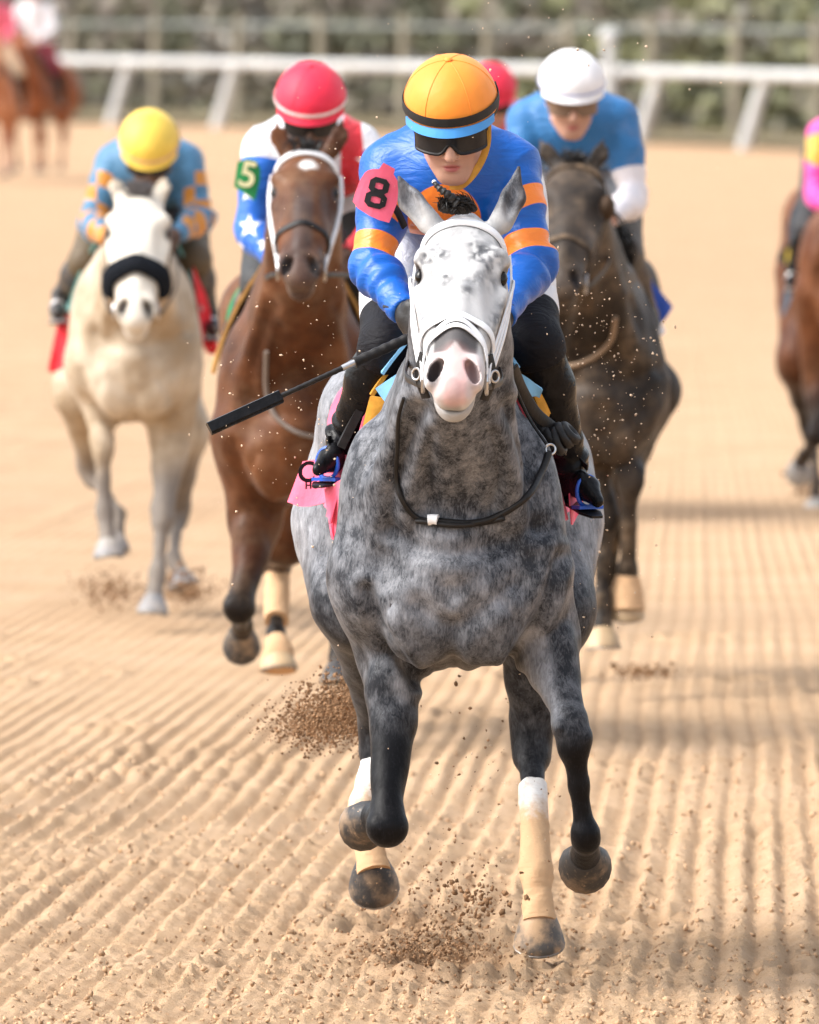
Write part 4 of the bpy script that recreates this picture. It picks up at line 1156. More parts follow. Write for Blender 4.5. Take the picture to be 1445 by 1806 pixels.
    stub = 0.35 * sstep(-0.035, -0.06, q[:, 2]) * (q[:, 2] > -0.14) * (q[:, 1] > 0.0) * (1 - lips)
    mesh_obj('body', V, Q, cfg.get('skin', M_SKIN), root, True, {'lips': lips, 'stub': stub})
    # --- jersey
    arm_lim = [(w_, nrm(w_ - e)) for w_, e in zip(wr, el)]
    def clipJ(X, Y, Z):
        out = None
        for w_, d in arm_lim:
            e = ((X - w_[0]) * d[0] + (Y - w_[1]) * d[1] + (Z - w_[2]) * d[2]) - 0.012
            near = np.sqrt((X - w_[0]) ** 2 + (Y - w_[1]) ** 2 + (Z - w_[2]) ** 2) - 0.11
            e = np.maximum(e, 0) * (near < 0) * 2 - 0.06 * (near >= 0) + np.minimum(e, 0) * (near < 0)
            out = e if out is None else np.maximum(out, e)
        # neck opening
        ne = 0.062 - np.sqrt(((X - nk[0]) / 1.1) ** 2 + (Y - nk[1] + 0.035) ** 2 + (Z - nk[2] - 0.085) ** 2)
        return np.maximum(out, ne)
    hj = 0.0058 if fine else h
    V, Q = implicit(T + A_ + [cone(hip + EZ * 0.02, mid, 0.12, 0.12, 0.05)], hj, inflate=0.009, clip=clipJ)
    V = relax(V, Q, 1)
    N = vnormals(V, Q)
    wv = np.zeros(len(V)); at = {}
    for q_ in (0, 1):
        for a, b, am in ((sh[q_], el[q_], 0.0065), (el[q_], wr[q_], 0.0085)):
            dd, t = segd(V, a, b)
            wv += sstep(0.10, 0.05, dd) * am * np.sin(t * 26 + 3.5 * vnoise(V[:, 0] * 14, V[:, 1] * 14, V[:, 2] * 14, 71) + V[:, 0] * 18) * vnoise(V[:, 0] * 9, V[:, 1] * 9, V[:, 2] * 9, 72) * (0.3 + 0.7 * np.exp(-((t - (1.0 if am < 0.007 else 0.0)) / 0.45) ** 2))
    rg = 1 - np.abs(2 * vnoise(V[:, 0] * 13 + V[:, 2] * 5, V[:, 1] * 8, V[:, 2] * 9 - V[:, 0] * 5, 74) - 1)
    wv += 0.0055 * rg ** 3 - 0.0015
    wv += 0.007 * (vnoise(V[:, 0] * 16, V[:, 1] * 10, V[:, 2] * 9, 73) - 0.5) * sstep(0.05, 0.11, np.min([segd(V, sh[q_], el[q_])[0] for q_ in (0, 1)], axis=0))
    V = V + N * wv[:, None]
    if cfg.get('pattern'): at = cfg['pattern'](V, sh, el, wr, mid, G)
    mesh_obj('jersey', V, Q, cfg['silk'], root, True, at)
    # --- breeches, boots, gloves
    kplane = [(k, nrm(a - k)) for k, a in zip(kn, an)]
    def clipB(X, Y, Z):
        out = np.full(np.broadcast_shapes(X.shape, Y.shape, Z.shape), -1.0, np.float32)
        for k, d in kplane:
            e = (X - k[0]) * d[0] + (Y - k[1]) * d[1] + (Z - k[2]) * d[2] - 0.045
            out = np.maximum(out, np.where(np.sqrt((X - k[0]) ** 2 + (Y - k[1]) ** 2 + (Z - k[2]) ** 2) < 0.2, e, -1))
        return out
    V, Q = implicit(Lg + [b for i, b in enumerate(Bt) if i % 5 == 0], hj * 1.15, inflate=0.007, clip=clipB)
    V = relax(V, Q, 1); N = vnormals(V, Q)
    V = V + N * (0.010 * (vnoise(V[:, 0] * 14, V[:, 1] * 9, V[:, 2] * 12, 75) - 0.5))[:, None]
    kd = np.min([segd(V, hips[q_], kn[q_])[1] * -1 for q_ in (0, 1)], axis=0)
    tt = np.where(segd(V, hips[0], kn[0])[0] < segd(V, hips[1], kn[1])[0], segd(V, hips[0], kn[0])[1], segd(V, hips[1], kn[1])[1])
    mesh_obj('breeches', V, Q, cfg.get('breech', M_BREECH), root, True, {'knee': (tt - cfg.get('kneecut', 0.60)) * 0.35})
    for q_ in (0, 1):
        bt = Bt[q_ * 5:q_ * 5 + 5]
        k, d = kplane[q_]
        def clipT(X, Y, Z): return -((X - k[0]) * d[0] + (Y - k[1]) * d[1] + (Z - k[2]) * d[2]) + cfg.get('boottop', 0.03)
        V, Q = implicit(bt, hj * 0.9, inflate=0.009, clip=clipT)
        V = relax(V, Q, 1); N = vnormals(V, Q)
        dd, t = segd(V, k, an[q_])
        V = V + N * (0.010 * np.sin(t * 46 + 4 * vnoise(V[:, 0] * 22, V[:, 1] * 22, V[:, 2] * 22, 77)) * np.exp(-((t - 0.92) / 0.16) ** 2) * vnoise(V[:, 0] * 15, V[:, 1] * 15, V[:, 2] * 15, 78))[:, None]
        bo = mesh_obj('boot', V, Q, cfg.get('boot', M_BOOT), root)
        # sole
        sp = cat([an[q_] + (an[q_] - to[q_]) * np.array([0.25, 0.35, 0]) - EZ * 0.085, (an[q_] + to[q_]) / 2 - EZ * 0.062, to[q_] - EZ * 0.036], 5)
        mb = MB(); la = nrm(np.cross(to[q_] - an[q_], EZ))
        Gd = [[p + la * w_ * wd_ for w_ in (-1, -0.5, 0.5, 1)] for p, wd_ in zip(sp, np.interp(np.linspace(0, 1, len(sp)), [0, 0.3, 0.7, 1], [0.020, 0.024, 0.031, 0.016]))]
        mb.grid(Gd, 0.006); mb.build('sole', M_TACK_B, bo)
    if cfg.get('glove'):
        n = len(Hd) // 2
        for q_ in (0, 1):
            V, Q = implicit(Hd[q_ * n:(q_ + 1) * n], 0.006, inflate=0.004)
            mesh_obj('glove', V, Q, cfg['glove'], root)
    # --- helmet
    hm = cfg['hat']
    cr = np.array(cfg.get('hsize', (0.112, 0.138, 0.106)))
    cc = (0, -0.010, 0.050)
    def dome(ph, e, o=0.0):
        return hp_(cc[0] + (cr[0] + o) * math.cos(e) * math.sin(ph), cc[1] + (cr[1] + o) * math.cos(e) * math.cos(ph), cc[2] + (cr[2] + o) * math.sin(e))
    hel = bpy.data.objects.new('helmet', None)
    nph, ne = 40, 14
    V = [dome(2 * math.pi * i / nph, -0.12 + (math.pi / 2 + 0.12) * j / ne) for j in range(ne) for i in range(nph)] + [dome(0, math.pi / 2)]
    F = [[j * nph + i, j * nph + (i + 1) % nph, (j + 1) * nph + (i + 1) % nph, (j + 1) * nph + i] for j in range(ne - 1) for i in range(nph)] + [[(ne - 1) * nph + i, (ne - 1) * nph + (i + 1) % nph, ne * nph] for i in range(nph)]
    mb = MB(); mb.add(V, F)
    hel = mb.build('helmet', hm, root)
    for k in range(6):                                     # cover seams
        ph = math.pi / 6 + k * math.pi / 3
        mb = MB(); mb.tube([dome(ph, e, 0.0003) for e in np.linspace(0.05, math.pi / 2, 14)], 0.0010, 5); mb.build('seam', hm, hel)
    mb = MB(); mb.ball(dome(0, math.pi / 2, 0.002), (0.010, 0.010, 0.005), 10, 6, HR); mb.build('button', hm, hel)
    if cfg.get('hatband'):
        e0, e1 = cfg.get('bande', (-0.03, 0.16))
        mb = MB(); mb.grid([[dome(2 * math.pi * i / 48, e, 0.0028) for i in range(49)] for e in np.linspace(e0, e1, 4)], 0.0015, -1)
        mb.build('band', cfg['hatband'], hel)
    mb = MB()
    Gd = []
    for j in range(5):
        row = []
        for i in range(21):
            ph = R_(-66 + 132 * i / 20)
            ext = 0.014 * math.cos(R_((i - 10) * 7.2)) * j / 4
            p0 = dome(ph, -0.10, -0.001)
            row.append(p0 + f * ext - u * (0.014 * j / 4 + 0.004 * (j / 4) ** 2) )
        Gd.append(row)
    mb.grid(Gd, 0.005); mb.build('visor', cfg.get('visor', hm), hel)
    # --- goggles
    gg = hel
    def gp(a, c, o=0.0):
        return hp_((0.081 + o) * math.sin(a), 0.040 + (0.066 + o) * math.cos(a), c)
    def low(a): return -0.033 + 0.026 * math.exp(-(a / 0.17) ** 2)
    mb = MB()
    mb.grid([[gp(a, low(a) * (1 - t) + 0.019 * t, 0.006) for a in np.linspace(-1.18, 1.18, 33)] for t in np.linspace(0, 1, 5)], 0.004, -1)
    go = mb.build('goggles', cfg.get('lens', BX['lens']), root)
    if fine:
        mb = MB()
        loop = [gp(a, low(a), 0.008) for a in np.linspace(-1.18, 1.18, 33)] + [gp(1.22, q_, 0.006) for q_ in (-0.02, -0.005, 0.01)] + [gp(a, 0.020, 0.008) for a in np.linspace(1.18, -1.18, 25)] + [gp(-1.22, q_, 0.006) for q_ in (0.01, -0.005, -0.02)]
        mb.tube(np.array(loop + loop[:2]), 0.0048, 6); mb.build('frame', M_TACK_B, go)
        for s in (-1, 1):
            mb = MB(); mb.ball(hp_(0.031 * s, 0.077, 0.004), 0.011, 12, 8); mb.build('eye', M_EYE, root)
    for s in (-1, 1):
        mb = MB()
        pts = cat([gp(1.2 * s, -0.004, 0.003), hp_(0.094 * s, 0.02, 0.012), hp_(0.113 * s, -0.03, 0.035), hp_(0.105 * s, -0.09, 0.05)], 6)
        mb.grid([[p + u * w_ for p in pts] for w_ in (-0.011, 0.011)], 0.002); mb.build('strap', M_TACK_B, go)
    return dict(root=root, hp=hp_, u=u, f=f, x=x, sh=sh, el=el, wr=wr, kn=kn, an=an, to=to, hip=hip, G=G, HR=HR, hel=hel)

m, nt, b = new_mat('goggle_lens', 0.16, 0.25)
nt.links.new(mixc(nt, noise(nt, 30, 3), (0.012, 0.012, 0.014), (0.03, 0.03, 0.033)), b.inputs['Base Color'])
b.inputs['Coat Weight'].default_value = 0.0
BX['lens'] = m

def arm_sd(V, a, b, c, hw, rad=0.085, slant=0.0):
    """signed distance into a band across a sleeve at fraction c of its length"""
    dd, t = segd(V, a, b)
    L = np.linalg.norm(b - a)
    s = hw * L - np.abs((t - c) * L - slant * (V[:, 0] - (a + (b - a) * c)[0]))
    return np.where(dd < rad, s, -0.02)
def hat_mat(name, col, rough=0.45):
    return mat(name, col, rough + 0.1, 0.35, 0.10, 6, 0.25, 10, 0.02, sheen=0.1)
BLUE, ORANGE = (0.003, 0.105, 0.47), (0.90, 0.24, 0.03)

# --- the rider in blue and orange
def pat_main(V, sh, el, wr, mid, G):
    bd = np.full(len(V), -0.02)
    for q, s in ((0, -1), (1, 1)):
        inner = (V[:, 0] - mid[0]) * s > 0.125
        for c, hw, sl_ in ((0.45, 0.105, -0.35 * s), (0.84, 0.10, 0.05)):
            bd = np.maximum(bd, np.where(inner, arm_sd(V, sh[q], el[q], c, hw, 0.10, sl_), -0.02))
    c = J(784, 388, -0.2)
    disc = 0.088 - np.sqrt((V[:, 0] - c[0]) ** 2 + (V[:, 2] - c[2]) ** 2)
    bd = np.maximum(bd, np.where(V[:, 1] < mid[1] + 0.05, disc, -0.02))
    return {'band': bd}
SILK1 = silk('blue_silk', [('band', ORANGE)], BLUE, 0.36, 0.22, sheen=0.0)
M_GLOVE = mat('glove_leather', (0.015, 0.015, 0.016), 0.5, 0.4, 0.3, 50, 0.4)
r1 = rider(dict(label='jockey in blue silks with orange sleeve bands and an orange helmet, riding the grey', Y=0.0, fine=True,
    helmet=(797, 214, -0.44), tilt=25, turn=-3, roll=2, hat=hat_mat('orange_helmet_cover', (0.88, 0.28, 0.03)), hatband=mat('black_elastic', (0.012, 0.012, 0.013), 0.6), visor=hat_mat('blue_visor', (0.06, 0.30, 0.72)),
    sh=[(690, 299, -0.20), (901, 297, -0.20)], el=[(655, 466, -0.32), (938, 464, -0.32)], wr=[(713, 545, -0.50), (888, 556, -0.54)], hip=(800, 335, 0.50),
    kn=[(684, 612, -0.06), (944, 606, -0.06)], an=[(606, 778, 0.10), (1008, 820, 0.10)], to=[(560, 830, 0.0), (1054, 884, 0.0)],
    hd=[(0.35, -0.65, -0.65), (-0.4, -0.6, -0.65)], pn=[(0.9, 0.3, 0.1), (-0.9, 0.3, 0.1)],
    silk=SILK1, pattern=pat_main, glove=M_GLOVE, kneecut=0.83))

# ------------------------------------------------------------------ tack
def cast(info, p, d):
    h = info['bvh'].ray_cast(Vector(p), Vector(d))
    return (np.array(h[0]), np.array(h[1])) if h[0] is not None else (None, None)
def on_loft(info, which, t, ang, off):
    """point lying on the body where the loft's section has that angle"""
    lf = info[which]
    p = lf['surf'](t, ang)
    c = lf['surf'](t, 0) * 0.5 + lf['surf'](t, 180) * 0.5
    d = nrm(p - c)
    q, n = cast(info, p + d * 0.16, -d)
    if q is None or np.linalg.norm(q - p) > 0.13: q = p + d * 0.006
    return q + d * off
def band(info, name, t0, a0, a1, width, off, material, parent, bow=0.0, n=40, thick=0.004, which='head'):
    hs = info['hs'] if which == 'head' else 1
    G = []
    for w_ in (-0.5, -0.25, 0.25, 0.5):
        G.append([on_loft(info, which, (t0 + bow * (abs(a) / 90.0) ** 2) * hs + w_ * width, a, off * (1.0 if abs(w_) < 0.4 else 0.75)) for a in np.linspace(a0, a1, n)])
    G = np.array(G)
    for _ in range(3):
        G[:, 1:-1] = G[:, 1:-1] * 0.5 + (G[:, :-2] + G[:, 2:]) * 0.25
    ax = (G[:, :, :].mean(axis=(0, 1)))
    mb = MB(); mb.grid(G, thick, 1)
    return mb.build(name, material, parent)
def strap(name, pts, width, thick, material, parent, up=None):
    """flat strap through points, its flat side turned to up"""
    P = cat(pts, 6)
    T = np.gradient(P, axis=0); T /= np.linalg.norm(T, axis=1)[:, None] + 1e-9
    u = np.array(up if up is not None else (0, -1, 0.2), float)
    S = np.cross(T, u); S /= np.linalg.norm(S, axis=1)[:, None] + 1e-9
    N = np.cross(S, T)
    mb = MB()
    sec = [(-0.5, 0.2), (-0.4, 0.5), (0.4, 0.5), (0.5, 0.2), (0.5, -0.5), (-0.5, -0.5)]
    V = [p + s * a * width + n * b * thick for p, s, n in zip(P, S, N) for a, b in sec]
    k = 6; m = len(P)
    F = [[i * k + q, i * k + (q + 1) % k, (i + 1) * k + (q + 1) % k, (i + 1) * k + q] for i in range(m - 1) for q in range(k)] + [list(range(k)), [(m - 1) * k + q for q in range(k)]]
    mb.add(V, F)
    return mb.build(name, material, parent)
def ring(c, r, tube, ax, n=20):
    ax = nrm(ax); a = nrm(np.cross(ax, EZ if abs(ax[2]) < 0.9 else EX)); b = np.cross(ax, a)
    P = [c + (a * math.cos(t) + b * math.sin(t)) * r for t in np.linspace(0, 2 * math.pi, n + 1)]
    mb = MB(); mb.tube(np.array(P), tube, 7, cap=False); return mb
def bridle(info, label, brow, nose, cheek, hands, rein=None, shadow_roll=False, group='bridles', cw=0.018, ct=0.005):
    hp, lat = info['hp'], info['lat']
    b = thing('bridle', label, 'bridle', info['poll'], group)
    if brow:
        G = []
        for k in range(11):                       # padded, rounded browband
            q_ = math.pi * k / 10
            G.append([on_loft(info, 'head', (0.012 + 0.018 * (abs(a) / 90.0) ** 2) * info['hs'] - 0.019 * info['hs'] * math.cos(q_), a, 0.003 + 0.011 * math.sin(q_)) for a in np.linspace(-112, 112, 40)])
        G = np.array(G)
        for _ in range(3): G[:, 1:-1] = G[:, 1:-1] * 0.5 + (G[:, :-2] + G[:, 2:]) * 0.25
        mb = MB(); mb.grid(G); mb.build('browband', brow, b)
    if shadow_roll:
        G = []
        for k in range(12):
            an_ = 2 * math.pi * k / 11
            G.append([on_loft(info, 'head', 0.385 * info['hs'] + 0.042 * math.cos(an_) + 0.022 * (abs(a) / 90) ** 2, a, 0.020 + 0.024 * math.sin(an_)) for a in np.linspace(-104, 104, 30)])
        mb = MB(); mb.grid(G); mb.build('shadow_roll', nose, b)
    elif nose: band(info, 'noseband', 0.385, -150, 150, 0.016, 0.005, nose, b, 0.02, 50)
    for s in (-1, 1):
        strap('cheekpiece', [hp(0.03, -0.035, 0.112 * s), hp(0.2, -0.045, 0.118 * s), hp(0.45, -0.035, 0.108 * s), hp(0.66, -0.028, 0.090 * s), hp(0.80, -0.040, 0.076 * s)], cw, ct, cheek, b, lat * s)
        ring(hp(0.835, -0.045, 0.076 * s), 0.030 * info['hs'], 0.0045, lat).build('bit_ring', M_STEEL, b)
        q = 0 if s < 0 else 1
        r0, r1 = hp(0.86, -0.05, 0.078 * s), hands[q]
        m_ = r0 * 0.5 + r1 * 0.5 + EX * 0.035 * s + EZ * -0.03
        strap('rein', [r0, r0 * 0.75 + m_ * 0.25 + EX * 0.010 * s, m_, r1 * 0.8 + m_ * 0.2, r1], 0.016, 0.004, rein or M_TACK_B, b, lat * s)
    return b
def shell(info, name, t0, t1, a0, a1, off, material, parent, wav=0.006, nt=16, na=26, thick=0.004, flare=0.0):
    G = []
    for i in range(nt):
        t = t0 + (t1 - t0) * i / (nt - 1)
        row = []
        for k in range(na):
            a = a0 + (a1 - a0) * k / (na - 1)
            e = (abs(a) / max(abs(a0), abs(a1))) ** 4
            w_ = wav * math.sin(t * 40 + a * 0.06) * (0.3 + e) + flare * e * (0.4 + i / (nt - 1))
            row.append(on_loft(info, 'torso', t, a, off + w_))
        G.append(row)
    G = np.array(G)
    for _ in range(2): G[:, 1:-1] = G[:, 1:-1] * 0.5 + (G[:, :-2] + G[:, 2:]) * 0.25
    mb = MB(); mb.grid(G, thick, -1)
    return mb.build(name, material, parent)
def flap(name, corners, material, parent, amp=0.012, n=14, m=12, waves=2.5, thick=0.003):
    """hanging cloth between four corners (top a,b then bottom c,d), with folds growing downwards"""
    a, b, c, d = [np.asarray(q, float) for q in corners]
    G = []
    for i in range(n):
        v = i / (n - 1)
        row = []
        for k in range(m):
            u = k / (m - 1)
            p = (a * (1 - u) + b * u) * (1 - v) + (c * (1 - u) + d * u) * v
            p = p + np.array([0.2, -1, 0.1]) * amp * math.sin(u * waves * 6.28 + 1.5 * v) * (0.25 + v) + EZ * -0.008 * math.sin(u * 5) * v
            row.append(p)
        G.append(row)
    mb = MB(); mb.grid(G, thick)
    return mb.build(name, material, parent)
def lettering(name, text, c, size, ax, up, material, parent, font_off=0.0, extr=0.0006):
    cu = bpy.data.curves.new(name, 'FONT'); cu.body = text; cu.size = size; cu.align_x = 'CENTER'; cu.align_y = 'CENTER'
    cu.offset = font_off; cu.extrude = extr
    o = bpy.data.objects.new(name, cu); COL.objects.link(o)
    bpy.context.view_layer.update()
    me = bpy.data.meshes.new_from_object(o.evaluated_get(bpy.context.evaluated_depsgraph_get()))
    V = np.array([v.co[:] for v in me.vertices]); F = [list(p.vertices) for p in me.polygons]
    bpy.data.objects.remove(o)
    ax, up = nrm(ax), nrm(up)
    n = np.cross(ax, up)
    Vw = np.asarray(c) + V[:, :1] * ax + V[:, 1:2] * up + V[:, 2:3] * n
    return mesh_obj(name, Vw, F, material, parent, False)
def saddle(info, rd, label, irons, group='saddles'):
    s = thing('saddle', label, 'saddle', info['O'] + np.array([0, 0.15, 1.6]), group)
    shell(info, 'seat', -0.02, 0.40, -46, 46, 0.035, M_TACK_B, s, 0.0, 10, 14, 0.02)
    for q, sg in ((0, -1), (1, 1)):
        an, to, kn = rd['an'][q], rd['to'][q], rd['kn'][q]
        c = an * 0.38 + to * 0.62 - EZ * 0.012
        la = nrm(np.cross(to - an, EZ)); fw = nrm(np.cross(EZ, la))
        P = [c + la * 0.030 * math.cos(t) + EZ * (0.040 * math.sin(t) if math.sin(t) > 0 else 0.034 * math.sin(t)) for t in np.linspace(0, 2 * math.pi, 29)]
        mb = MB(); mb.tube(np.array(P), 0.0052, 7, cap=False)
        st = mb.build('stirrup', irons, s)
        mb = MB(); mb.box(c - EZ * 0.036, la * 0.034, fw * 0.018, EZ * 0.004); mb.build('tread', irons, st)
        top = on_loft(info, 'torso', 0.12, 52 * sg, 0.03)
        strap('stirrup_leather', [c + EZ * 0.060, c * 0.6 + top * 0.4 - EX * 0.0 * sg + EZ * 0.05, top], 0.018, 0.004, M_TACK_B, s, EX * sg)
    return s

# ---- the grey's tack
PINK = (0.86, 0.14, 0.24)
M_PINK = mat('pink_cloth', PINK, 0.75, 0.25, 0.10, 14, 0.35, 38, 0.01, sheen=0.2)
M_MUST = mat('mustard_pad', (0.52, 0.25, 0.035), 0.85, 0.2, 0.15, 30, 0.4, 90)
M_LBLUE = mat('pale_blue_pad', (0.22, 0.50, 0.78), 0.7, 0.3, 0.08, 20, 0.25, 60)
M_BLUEP = mat('blue_iron', (0.01, 0.10, 0.55), 0.35, 0.5, 0.1, 30, 0.1)
M_INK = mat('black_print', (0.010, 0.010, 0.012), 0.6, 0.3, 0.2, 40, 0)
hp, hs = grey['hp'], grey['hs']
hl_ = r1['wr'][0] + nrm((0.35, -0.65, -0.65)) * 0.095
hr_ = r1['wr'][1] + nrm((-0.4, -0.6, -0.65)) * 0.095
br = bridle(grey, 'white bridle with wide white browband and white nosebands on the grey', M_TACK_W, M_TACK_W, M_TACK_W, [hl_, hr_])
band(grey, 'noseband', 0.425, -75, 75, 0.010, 0.006, M_TACK_W, br, 0.045, 36)
band(grey, 'noseband', 0.405, -95, 95, 0.011, 0.007, M_TACK_W, br, 0.085, 40)
for s in (-1, 1):
    for k in range(3):
        strap('cheekpiece', [hp(0.06 + 0.03 * k, -0.05 - 0.012 * k, 0.116 * s), hp(0.25, -0.060 + 0.02 * k, (0.120 + 0.003 * k) * s), hp(0.50, -0.045 + 0.012 * k, (0.113 - 0.004 * k) * s), hp(0.72, -0.045 + 0.015 * k, (0.094 - 0.003 * k) * s), hp(0.84, -0.055 + 0.01 * k, 0.080 * s)], 0.011, 0.004, M_TACK_W, br, grey['lat'] * s)
    strap('buckle_strap', [hp(0.76, 0.0, 0.078 * s), hp(0.80, -0.05, 0.088 * s), hp(0.84, -0.10, 0.070 * s)], 0.026, 0.006, M_TACK_B, br, grey['lat'] * s - EY)
    ring(hp(0.80, -0.045, 0.094 * s), 0.013, 0.003, grey['lat'] * s - EY).build('buckle', M_STEEL, br)
def on_grey(px, py, off=0.0):
    d = nrm(ray(px, py))
    q, n = cast(grey, (0, CAM_Y, CAM_Z), d)
    return (W(px, py, -0.3) if q is None else q + (n * off if np.dot(n, d) < 0 else -n * off))
ys = thing('breast_strap', 'thin black strap looped round the base of the grey neck with white tape', 'strap', on_grey(790, 925))
pts = [on_grey(x, y, 0.007) for x, y in ((716, 700), (706, 735), (701, 785), (702, 840), (712, 880), (736, 912), (775, 921), (830, 922), (880, 908), (925, 875), (953, 835), (964, 800))]
mb = MB(); P_ = cat(pts, 7); mb.tube(P_, np.linspace(0.0045, 0.0095, len(P_)), 8); mb.build('strap', M_TACK_B, ys)
pts = [on_grey(x, y, 0.012) for x, y in ((729, 915), (755, 923), (800, 928), (850, 922), (890, 909))]
mb = MB(); mb.tube(cat(pts, 6), 0.0065, 8); mb.build('strap', M_TACK_B, ys)
pts = [on_grey(x, y, 0.013) for x, y in ((756, 920), (765, 921), (775, 922))]
mb = MB(); mb.tube(cat(pts, 4), 0.0135, 10); mb.build('tape', M_TACK_W, ys)
ring(on_grey(963, 797, 0.014), 0.012, 0.003, (0.3, -1, 0.2)).build('buckle', M_STEEL, ys)
pts = [W(906, 650, -0.50), W(922, 690, -0.42), W(945, 728, -0.36), W(978, 757, -0.31)]
strap('strap', pts, 0.030, 0.008, M_TACK_B, ys, (0.3, -1, 0.2))
pts = [W(902, 668, -0.50), W(932, 735, -0.44), on_grey(958, 788, 0.012)]
mb = MB(); mb.tube(cat(pts, 6), 0.004, 6); mb.build('strap', M_TACK_B, ys)
mb = MB()
kc = W(984, 770, -0.30)
for k in range(5):
    a = np.array([(-0.028 + 0.014 * k), -0.012 - 0.010 * math.sin(k), 0.010 * math.cos(k * 1.7)])
    ax = nrm((0.75, -0.2, 0.25 * math.sin(k * 2.1) + 0.5))
    b2_ = nrm(np.cross(ax, (0, -1, 0.2)))
    mb.tube(np.array([kc + a + (b2_ * math.cos(t) + np.cross(ax, b2_) * math.sin(t)) * (0.026 - 0.002 * abs(k - 2)) for t in np.linspace(0, 6.28, 15)]), 0.0125, 8, cap=False)
mb.ball(kc, 0.030, 12, 8); mb.build('knot', M_TACK_B, ys)

sc_ = thing('saddle_cloth', 'bright pink saddle cloth with black lettering flapping behind the boot of the leading rider', 'saddle cloth', grey['O'] + np.array([0, 0.2, 1.5]), 'saddle cloths')
shell(grey, 'cloth', 0.0, 0.50, -80, 80, 0.014, M_PINK, sc_, 0.008, 18, 34)
fl = flap('flap', [W(536, 814, 0.20), W(628, 800, 0.02), W(507, 886, 0.24), W(606, 890, 0.05)], M_PINK, sc_, 0.009, 14, 18, 1.4)
flap('flap', [W(574, 862, 0.04), W(622, 835, -0.06), W(584, 950, 0.05), W(611, 954, -0.02)], M_PINK, sc_, 0.012, 14, 12, 1.6)
flap('flap', [W(1003, 870, 0.06), W(1030, 862, 0.16), W(1005, 925, 0.08), W(1022, 905, 0.18)], M_PINK, sc_, 0.010, 10, 8, 1.2)
flap('flap', [W(641, 735, -0.10), W(662, 700, -0.12), W(612, 850, -0.02), W(626, 838, -0.05)], M_PINK, sc_, 0.008, 12, 8, 1.0)
lettering('lettering', 'O', W(545, 834, 0.150), 0.070, (1, 0.35, 0.06), (0, 0.1, 1), M_INK, fl, 0.0015)
lettering('lettering', 'HOT', W(556, 856, 0.125), 0.024, (1, 0.35, 0.02), (0, 0.1, 1), M_INK, fl, 0.0008)
lettering('lettering', 'r', W(572, 828, 0.090), 0.070, (1, 0.35, 0.06), (0, 0.1, 1), M_INK, fl, 0.0015)
lettering('lettering', 'S', W(592, 858, 0.045), 0.055, (1, 0.35, 0.02), (0, 0.1, 1), M_INK, fl, 0.0015)
pd = thing('saddle_pad', 'mustard yellow pad edge showing between the pale blue pad and the pink cloth', 'saddle pad', grey['O'] + np.array([0, 0.0, 1.55]))
shell(grey, 'pad', -0.10, 0.28, -26, 26, 0.032, M_MUST, pd, 0.003, 14, 24, 0.010)
pd2 = thing('saddle_pad', 'pale blue pad folded over the withers of the grey', 'saddle pad', grey['O'] + np.array([0, -0.05, 1.57]))
shell(grey, 'pad', -0.14, 0.22, -20, 20, 0.046, M_LBLUE, pd2, 0.003, 14, 22, 0.008)
flap('flap', [W(664, 684, -0.19), W(738, 636, -0.25), W(690, 722, -0.19), W(738, 690, -0.25)], M_LBLUE, pd2, 0.010, 10, 14, 0.5, 0.006)
flap('flap', [W(912, 655, -0.26), W(956, 684, -0.20), W(916, 684, -0.24), W(950, 704, -0.19)], M_LBLUE, pd2, 0.004, 8, 8, 0.6, 0.008)
flap('flap', [W(656, 698, -0.15), W(694, 704, -0.17), W(640, 770, -0.12), W(664, 772, -0.15)], M_MUST, pd, 0.008, 8, 8, 0.5, 0.010)
flap('flap', [W(935, 690, -0.20), W(950, 692, -0.18), W(955, 738, -0.16), W(966, 734, -0.14)], M_MUST, pd, 0.003, 8, 8, 0.5, 0.010)
saddle(grey, r1, 'black racing saddle with blue stirrups on the grey', M_BLUEP)

# ---- whip
wp = thing('whip', 'black riding whip with a padded flat end held by the jockey in blue and orange', 'whip', hl_)
w0, w1 = W(735, 590, -0.64), W(369, 756, -0.78)
wl = lambda t: w0 + (w1 - w0) * t
mb = MB(); tt_ = np.linspace(0, 0.30, 26); mb.tube(np.array([wl(t) for t in tt_]), 0.0125 * (1 + 0.05 * np.sign(np.sin(np.arange(26) * 1.6))), 10); mb.build('grip', M_TACK_B, wp)
mb = MB(); mb.tube(np.array([wl(0.298), wl(0.36)]), [0.0085, 0.0075], 10); mb.build('collar', M_STEEL, wp)
mb = MB(); mb.tube(np.array([wl(t) for t in np.linspace(0.358, 0.70, 30)]), np.linspace(0.0066, 0.0056, 30) * (1 + 0.10 * (np.arange(30) % 3 == 0)), 8); mb.build('shaft', M_TACK_B, wp)
strap('padded_end', [wl(0.655), wl(0.68), wl(0.70), wl(0.85), wl(1.0)], 0.030, 0.019, M_BOOT, wp, (0.2, -1, 0.5))
